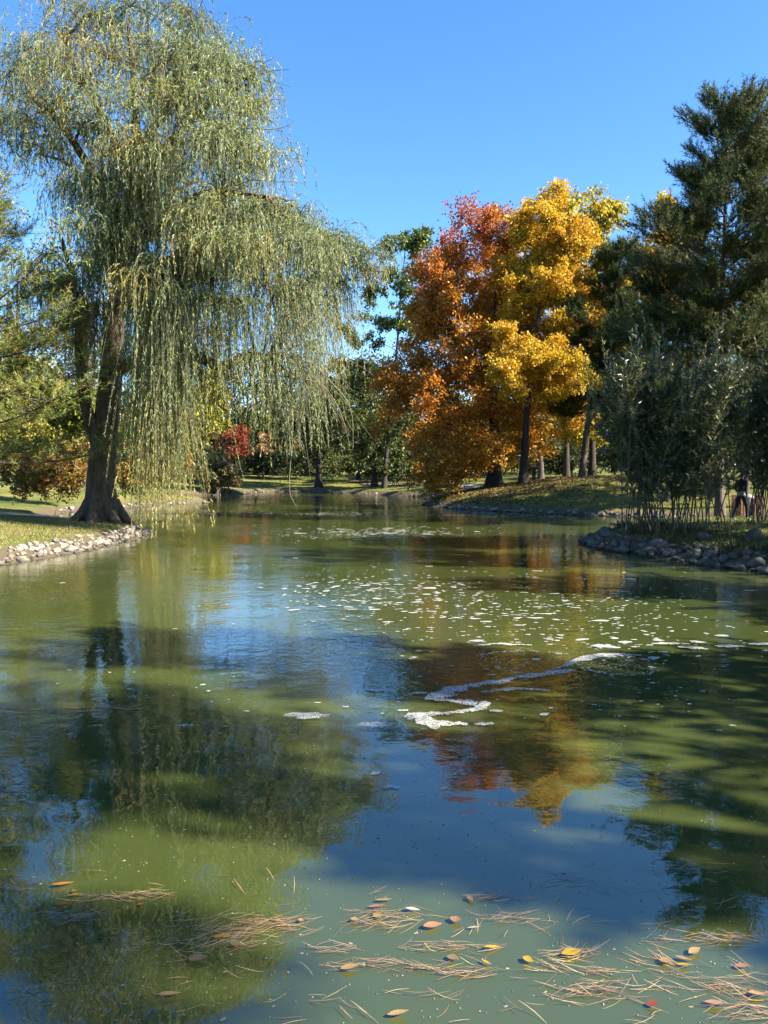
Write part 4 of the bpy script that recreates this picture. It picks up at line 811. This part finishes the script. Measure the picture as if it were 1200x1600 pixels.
duck(331, 807, R(185), 'dark duck swimming behind, nearer the willow strands'); duck(344, 805, R(15), 'dark duck with raised head swimming toward the pond middle')

# ------------------------------------------------------------------ foam
def blob(V, Fx, c, rx, ry, rz, z, k=9, rough=.3):
    i0 = len(V); V.append((c[0], c[1], z + .004)); ca, sa = math.cos(rz), math.sin(rz)
    for j in range(k):
        a = j * 2 * math.pi / k; f = 1 + random.uniform(-rough, rough); x = rx * f * math.cos(a); y = ry * f * math.sin(a); V.append((c[0] + x * ca - y * sa, c[1] + x * sa + y * ca, z))
    for j in range(k): Fx.append((i0, i0 + 1 + j, i0 + 1 + (j + 1) % k))
zone = [(600, 925, 170, 30, 240, .07), (850, 935, 190, 40, 170, .07), (780, 960, 250, 45, 260, .07), (900, 985, 260, 40, 160, .07), (600, 833, 130, 9, 420, .12), (560, 803, 180, 4, 260, .16), (780, 803, 90, 5, 90, .14), (1000, 1010, 190, 25, 60, .08),
        (820, 1080, 300, 60, 60, .045), (1050, 1080, 140, 60, 50, .045), (420, 980, 260, 90, 60, .05), (760, 890, 260, 30, 110, .06), (1020, 940, 160, 40, 70, .06), (640, 1060, 60, 30, 30, .05), (600, 1240, 90, 60, 14, .035), (300, 1080, 200, 80, 24, .04)]
V = []; Fx = []; zz = .004
for cx, cy, sx, sy, n, s in zone:
    for _ in range(n):
        px = random.gauss(cx, sx * .55); py = random.gauss(cy, sy * .6)
        if py < 797: continue
        p = at_z(px, py)
        if shore_dist([p.x], [p.y])[0] > -.4: continue
        r = s * .62 * random.uniform(.18, 1) ** 1.3 * (1 + 1.6 * (random.random() < .1)); zz = .004 + random.random() * .012
        blob(V, Fx, p, r * random.uniform(.9, 1.7), r * random.uniform(.5, .9), random.gauss(0, .3), zz, 8, .35)
for a in np.arange(0, 6.28, .075):      # rings of flecks round the aerator upwelling
    for rr in (1.3, 1.9):
        if random.random() < .6: c = AER[2][0]; q = rr + random.gauss(0, .15); blob(V, Fx, (c.x + q * math.cos(a), c.y + q * math.sin(a)), random.uniform(.03, .11), random.uniform(.02, .06), a + 1.57, .004 + random.random() * .012, 8, .3)
me = bpy.data.meshes.new('foam'); me.from_pydata(V, [], Fx)
tag(link('foam', me, M['foam']), 'scattered white foam flecks drifting on the pond', 'foam', None, 'stuff')
def ribbon(name, path, widths, z, mat, label, sub=16):
    P = spline(np.array([tuple(at_z(*p)[:2]) for p in path]), sub); m = len(P)
    P = P + np.column_stack([np.convolve(RNG.normal(size=m), np.ones(5) / 5, 'same'), np.convolve(RNG.normal(size=m), np.ones(5) / 5, 'same')]) * .02
    w = np.interp(np.linspace(0, 1, m), np.linspace(0, 1, len(widths)), widths); t = norm(np.gradient(P, axis=0)); s = np.stack([t[:, 1], -t[:, 0]], 1)
    rag = lambda: np.clip(.9 + 1.0 * np.convolve(RNG.normal(size=m), np.ones(9) / 9, 'same') + .12 * RNG.normal(size=m), .12, 1.8)
    w1 = w * rag() * .9; w2 = w * rag() * .9
    L_ = np.column_stack([P - s * w1[:, None], np.full(m, z)]); Rr = np.column_stack([P + s * w2[:, None], np.full(m, z)]); Cc = np.column_stack([P, np.full(m, z + .006)])
    V = np.stack([L_, Cc, Rr], 1).reshape(-1, 3); i = np.arange(m - 1)[:, None] * 3 + np.arange(2)[None]
    return tag(link(name, mesh_np(name, V, np.stack([i, i + 1, i + 4, i + 3], -1).reshape(-1, 4)), mat), label, 'foam')
ribbon('foam_streak', [(893, 1049), (850, 1056), (810, 1061), (770, 1068), (735, 1073), (700, 1082), (684, 1092), (715, 1098), (754, 1104), (745, 1110), (705, 1116), (645, 1121), (680, 1129), (730, 1134)], [.05, .09, .06, .12, .10, .15, .14, .09, .12, .05, .06, .09, .16, .06], .019, M['foam_grey'], 'long winding white foam streak snaking across the brown reflection')
ribbon('foam_streak', [(752, 1084), (790, 1080), (830, 1079), (858, 1081)], [.02, .07, .05, .03], .021, M['foam_grey'], 'short straight foam streak beside the winding one')
ribbon('foam_streak', [(868, 1046), (890, 1040), (905, 1032), (935, 1028), (960, 1024), (1000, 1026)], [.03, .06, .07, .10, .06, .02], .021, M['foam'], 'foam streak trailing above the ringed upwelling')
ribbon('foam_streak', [(740, 1012), (770, 1008), (800, 1009), (830, 1010)], [.02, .05, .06, .02], .021, M['foam'], 'thin foam streak behind the paler upwelling')
def ring(c, r, label, z, a0, a1):
    V = []; Fx = []
    for a in np.arange(a0, a1, .035):
        if random.random() < .3 + .5 * abs(math.sin(a * 1.7 + c.x)): continue
        q = r * (1 + .04 * math.sin(3 * a)) + random.gauss(0, .035); blob(V, Fx, (c.x + q * math.cos(a), c.y + q * math.sin(a)), random.uniform(.012, .05), random.uniform(.006, .02), a + 1.57, z + random.random() * .006, 7, .4)
    for _ in range(90):
        a = random.random() * 6.28; q = r * random.random() ** .5; blob(V, Fx, (c.x + q * math.cos(a), c.y + q * math.sin(a)), random.uniform(.006, .016), random.uniform(.004, .01), a, z + random.random() * .006, 6, .3)
    me = bpy.data.meshes.new('foam_ring'); me.from_pydata(V, [], Fx); o = tag(link('foam_ring', me, M['foam_grey']), label, 'foam', None, 'stuff')
ring(AER[0][0], AER[0][1] * .78, 'broken foam ring round the upwelling nearer the winding streak', .023, .6, 5.6)
ring(AER[1][0], AER[1][1] * .82, 'broken foam ring round the upwelling on the shaded green water', .025, 2.2, 7.6)
for px, py, sx, lb in [(480, 1122, .34, 'flat grey foam mat below the pale blue reflection'), (588, 1136, .28, 'flat grey foam mat left of the winding streak'), (757, 1135, .17, 'foam mat at the lower end of the winding streak'), (290, 1137, .14, 'small oval foam mat on the green reflection'), (1140, 1012, .34, 'broad white foam patch near the right shore'), (1190, 1009, .3, 'white foam patch cut by the photo edge'), (1085, 1015, .3, 'white foam patch between the ring and the right shore'), (1040, 1008, .28, 'long foam patch above the shaded ring'), (940, 1012, .3, 'foam patch just behind the ringed upwelling')]:
    V = []; Fx = []; p = at_z(px, py); blob(V, Fx, p, sx * .6, sx * .26, random.gauss(0, .15), .028, 26, .35); me = bpy.data.meshes.new('foam_mat'); me.from_pydata(V, [], Fx); tag(link('foam_mat', me, M['foam'] if px > 700 else M['foam_grey']), lb, 'foam')

# ------------------------------------------------------------------ pine needles and leaves on the near water
M['straw'] = leaf_mat('straw', .12, .5, .4); M['straw_speck'] = simple('speck', (.12, .1, .07), (.4, .36, .28), 60, .8)
NC = [(.5, .31, .17), (.42, .24, .15), (.6, .45, .26), (.3, .17, .11)]
def needles(c, n, sx, sy, ang, spread, ln=.14, w=.0032):
    V = []; Fx = []; C = []
    for _ in range(n):
        a = ang + random.gauss(0, spread); l = ln * random.uniform(.55, 1.2); o = Vector((c.x + sx * max(-1.7, min(1.7, random.gauss(0, 1))), c.y + sy * max(-1.7, min(1.7, random.gauss(0, 1))), .003 + random.random() * .02)); bend = random.gauss(0, .22); col = jit(random.choice(NC), 1, .15)[0]; i0 = len(V); tilt = random.gauss(0, .03)
        for q in range(5):
            t = q / 4 - .5; aa = a + bend * t; x = o.x + math.cos(aa) * l * t; y = o.y + math.sin(aa) * l * t; ww = w * (1 - 1.2 * abs(t)); z = max(.002, o.z + tilt * t)
            V += [(x - math.sin(aa) * ww, y + math.cos(aa) * ww, z), (x + math.sin(aa) * ww, y - math.cos(aa) * ww, z)]
        for q in range(4): Fx.append((i0 + 2 * q, i0 + 2 * q + 1, i0 + 2 * q + 3, i0 + 2 * q + 2)); C.append(col)
    return mesh_np('needles', V, Fx, np.array(C))
CL = [(380, 1455, 90, .28, .14, .5, 'largest tangled clump of tan pine needles floating under the willow reflection'), (330, 1475, 40, .16, .1, .9, 'loose tan needle clump at the left end of the largest clump'), (420, 1445, 40, .14, .06, .1, 'flat reddish needle sheaf at the right end of the largest clump'), (115, 1435, 34, .09, .05, .3, 'fan shaped needle clump below the two orange leaves'),
      (170, 1405, 26, .16, .03, .2, 'streak of needles trailing from the yellow leaves'), (215, 1400, 26, .12, .04, .15, 'dull needle clump at the end of the trailing streak'), (30, 1385, 18, .1, .06, .3, 'sparse needle tuft near the left picture edge'), (600, 1440, 40, .12, .08, .4, 'crossed needle clump in the middle holding two tan leaves'), (575, 1430, 12, .1, .04, .1, 'thin needle sheaf leading to the crossed clump'),
      (780, 1405, 22, .12, .04, .15, 'dull pink needle clump on the blue water'), (785, 1435, 20, .11, .05, .2, 'curled needle clump below the dull pink one'), (700, 1480, 26, .16, .04, .1, 'straight needle sheaf right of the crossed clump'), (720, 1522, 22, .1, .04, .25, 'short needle tuft with a brown leaf'), (580, 1510, 24, .14, .04, .2, 'needle sheaf beside a tan leaf low in the middle'), (660, 1515, 12, .09, .02, .05, 'very thin straight needle sheaf low in the middle'),
      (520, 1485, 14, .08, .05, .2, 'small reddish needle tuft left of the crossed clump'), (890, 1490, 24, .12, .05, .3, 'needle clump wrapped round a pale leaf'), (865, 1515, 16, .1, .05, -.5, 'slanting needle tuft below the pale leaf'), (930, 1555, 46, .18, .07, .2, 'broad straw coloured clump low right of the middle'), (945, 1520, 16, .12, .03, -.25, 'thin slanting sheaf above the broad straw clump'),
      (1120, 1545, 56, .2, .09, -.35, 'dense straw clump near the lower right corner'), (1100, 1470, 40, .2, .06, .05, 'dark tangled clump under the pine reflection'), (1080, 1360, 22, .16, .05, -.1, 'faint far needle clump on the dark pine reflection'), (1180, 1585, 30, .14, .06, .1, 'needle clump cut by the lower right corner'), (1025, 1505, 18, .1, .07, -.6, 'sparse spiky needles left of the dark clump'), (900, 1375, 14, .14, .05, 0, 'faint needles on the blue water near the dark reflection'), (110, 1110, 30, .5, .1, .05, 'far orange tinted needle raft on the green water')]
for px, py, n, sx, sy, a, lb in CL:
    p = at_z(px, py); tag(link('needle_clump', needles(p, int(n * 1.1), sx * .8, sy * .62, a * .7, .24, .15 if py > 1200 else .3, .0016 if py > 1200 else .005), M['straw']), lb, 'pine needles')
V0 = []; 
ms = []
for _ in range(90):
    px = random.choice([random.uniform(450, 1200), random.uniform(0, 1200)]); py = random.uniform(1360, 1598); ms.append(at_z(px, py))
allV = []; allF = []; allC = []; off = 0
for p in ms:
    m_ = needles(p, random.choice([1, 1, 2, 3]), .05, .03, random.gauss(0, .5), .4, .14, .0016); v = np.empty(len(m_.vertices) * 3, np.float32); m_.vertices.foreach_get('co', v); f = np.empty(len(m_.loops), np.int32); m_.loops.foreach_get('vertex_index', f); c = np.empty(len(m_.polygons) * 4, np.float32); m_.attributes['tint'].data.foreach_get('color', c)
    allV.append(v.reshape(-1, 3)); allF.append(f.reshape(-1, 4) + off); allC.append(c.reshape(-1, 4)[:, :3]); off += len(m_.vertices); bpy.data.meshes.remove(m_)
tag(link('loose_needles', mesh_np('loose_needles', np.concatenate(allV), np.concatenate(allF), np.concatenate(allC)), M['straw']), 'single pine needles strewn over the near water', 'pine needles', None, 'stuff')
V = []; Fx = []
for _ in range(900):
    px = random.uniform(-50, 1250); py = random.uniform(1130, 1600); p = at_z(px, py); r = random.uniform(.0015, .0045) * random.choice([1, 1, 1, 2]); blob(V, Fx, p, r * random.uniform(1, 2.2), r, random.random() * 3, .002, 5, .3)
me = bpy.data.meshes.new('surface_specks'); me.from_pydata(V, [], Fx); tag(link('surface_specks', me, M['straw_speck']), 'fine specks of dust and seed on the near water', 'debris', None, 'stuff')
def leaf_mesh(l, w, col, curl=.12):
    n = 7; V = []; Fx = []
    for i in range(n):
        t = i / (n - 1); x = (t - .5) * l; hw = w * .5 * math.sin(math.pi * min(.97, max(.03, t ** .85))) ; z = .004 + curl * l * (t - .5) ** 2
        V += [(x, -hw, z + hw * .25), (x, 0, z), (x, hw, z + hw * .25)]
    for i in range(n - 1):
        for j in range(2): q = i * 3 + j; Fx.append((q, q + 1, q + 4, q + 3))
    return mesh_np('floating_leaf', V, Fx, np.tile(np.asarray(col, float), (len(Fx), 1)))
def floating(px, py, l, w, col, rz, label, group=None):
    p = at_z(px, py); o = link('floating_leaf', leaf_mesh(l * .85, w * .72, np.array(col) * random.uniform(.6, .95)), M['autumn']); o.location = (p.x, p.y, .012); o.rotation_euler = (random.gauss(0, .06), random.gauss(0, .06), rz); tag(o, label, 'leaf', group)
OR_ = (.62, .25, .03); YE = (.62, .42, .05); TA = (.5, .33, .16); PK = (.5, .27, .16); WH = (.6, .55, .45)
for a in [(98, 1385, .15, .045, OR_, .3, 'bright orange lance shaped leaf highest of the orange pair on the left'), (97, 1417, .13, .045, OR_, .35, 'bright orange leaf just above the fan shaped needle clump'), (117, 1402, .09, .03, YE, .2, 'small yellow leaf between the two orange leaves'), (116, 1396, .04, .035, OR_, 1, 'tiny orange leaf scrap above the yellow one'), (171, 1457, .11, .03, YE, .05, 'yellow leaf right of the fan shaped needle clump'),
          (220, 1417, .05, .04, OR_, .6, 'small orange leaf below the trailing needle streak'), (347, 1467, .11, .05, YE, .35, 'yellow leaf lying on the largest needle clump'), (368, 1479, .08, .06, TA, -.6, 'tan leaf lying on the lower side of the largest clump'), (375, 1456, .13, .03, TA, .05, 'long tan leaf on top of the largest clump'), (310, 1502, .11, .08, TA, .2, 'wide tan leaf under the largest clump'), (265, 1558, .13, .045, TA, .05, 'dull tan leaf low on the left'),
          (600, 1410, .12, .035, TA, .05, 'narrow tan leaf above the crossed needle clump'), (588, 1420, .12, .04, PK, .1, 'pinkish leaf above the crossed clump'), (590, 1435, .08, .07, TA, -.9, 'round tan leaf on the crossed needle clump'), (554, 1441, .06, .05, TA, -.5, 'small tan leaf left of the crossed clump'), (645, 1425, .10, .05, WH, 0, 'pale curled leaf on the blue water'), (712, 1441, .07, .09, PK, 1.2, 'dull red leaf on the blue water'), (676, 1450, .13, .07, PK, .3, 'lobed rust leaf right of the crossed clump'),
          (741, 1453, .09, .02, WH, -.05, 'thin white leaf beyond the rust leaf'), (708, 1501, .08, .06, TA, -.4, 'pale tan leaf below the straight sheaf'), (769, 1484, .10, .035, YE, .1, 'yellowish leaf with a raised stem right of the straight sheaf'), (546, 1516, .11, .06, TA, .2, 'rounded tan leaf low in the middle'), (760, 1508, .07, .025, YE, -.7, 'small yellow leaf tilted down'), (825, 1504, .07, .06, YE, -.7, 'round yellow leaf left of the slanting tuft'), (893, 1493, .13, .08, YE, .2, 'large pale yellow leaf held by needles'),
          (1040, 1506, .08, .07, TA, -.4, 'round tan leaf under the dark tangled clump'), (1085, 1490, .10, .06, TA, .5, 'tan leaf at the lower edge of the dark clump'), (1068, 1502, .10, .035, TA, -.3, 'narrow tan leaf right of the round one'), (1070, 1512, .10, .03, YE, -.3, 'narrow yellow leaf below the narrow tan one'), (1118, 1572, .12, .045, PK, -.15, 'pinkish leaf below the dense straw clump'), (1160, 1514, .09, .05, PK, 0, 'small rust leaf near the right edge'), (1182, 1557, .10, .05, TA, .1, 'tan leaf near the lower right corner'), (1020, 1573, .06, .05, (.45, .08, .06), 0, 'small crimson leaf at the bottom right of the middle'), (622, 1588, .12, .05, TA, .2, 'dull tan leaf at the bottom edge'), (1110, 1380, .10, .04, OR_, -.5, 'orange leaf on the far needle clump'), (470, 1442, .04, .04, PK, 0, 'tiny pink leaf scrap right of the largest clump'), (735, 1408, .07, .05, TA, -1.2, 'upright tan leaf by the dull pink clump')]:
    floating(*a)
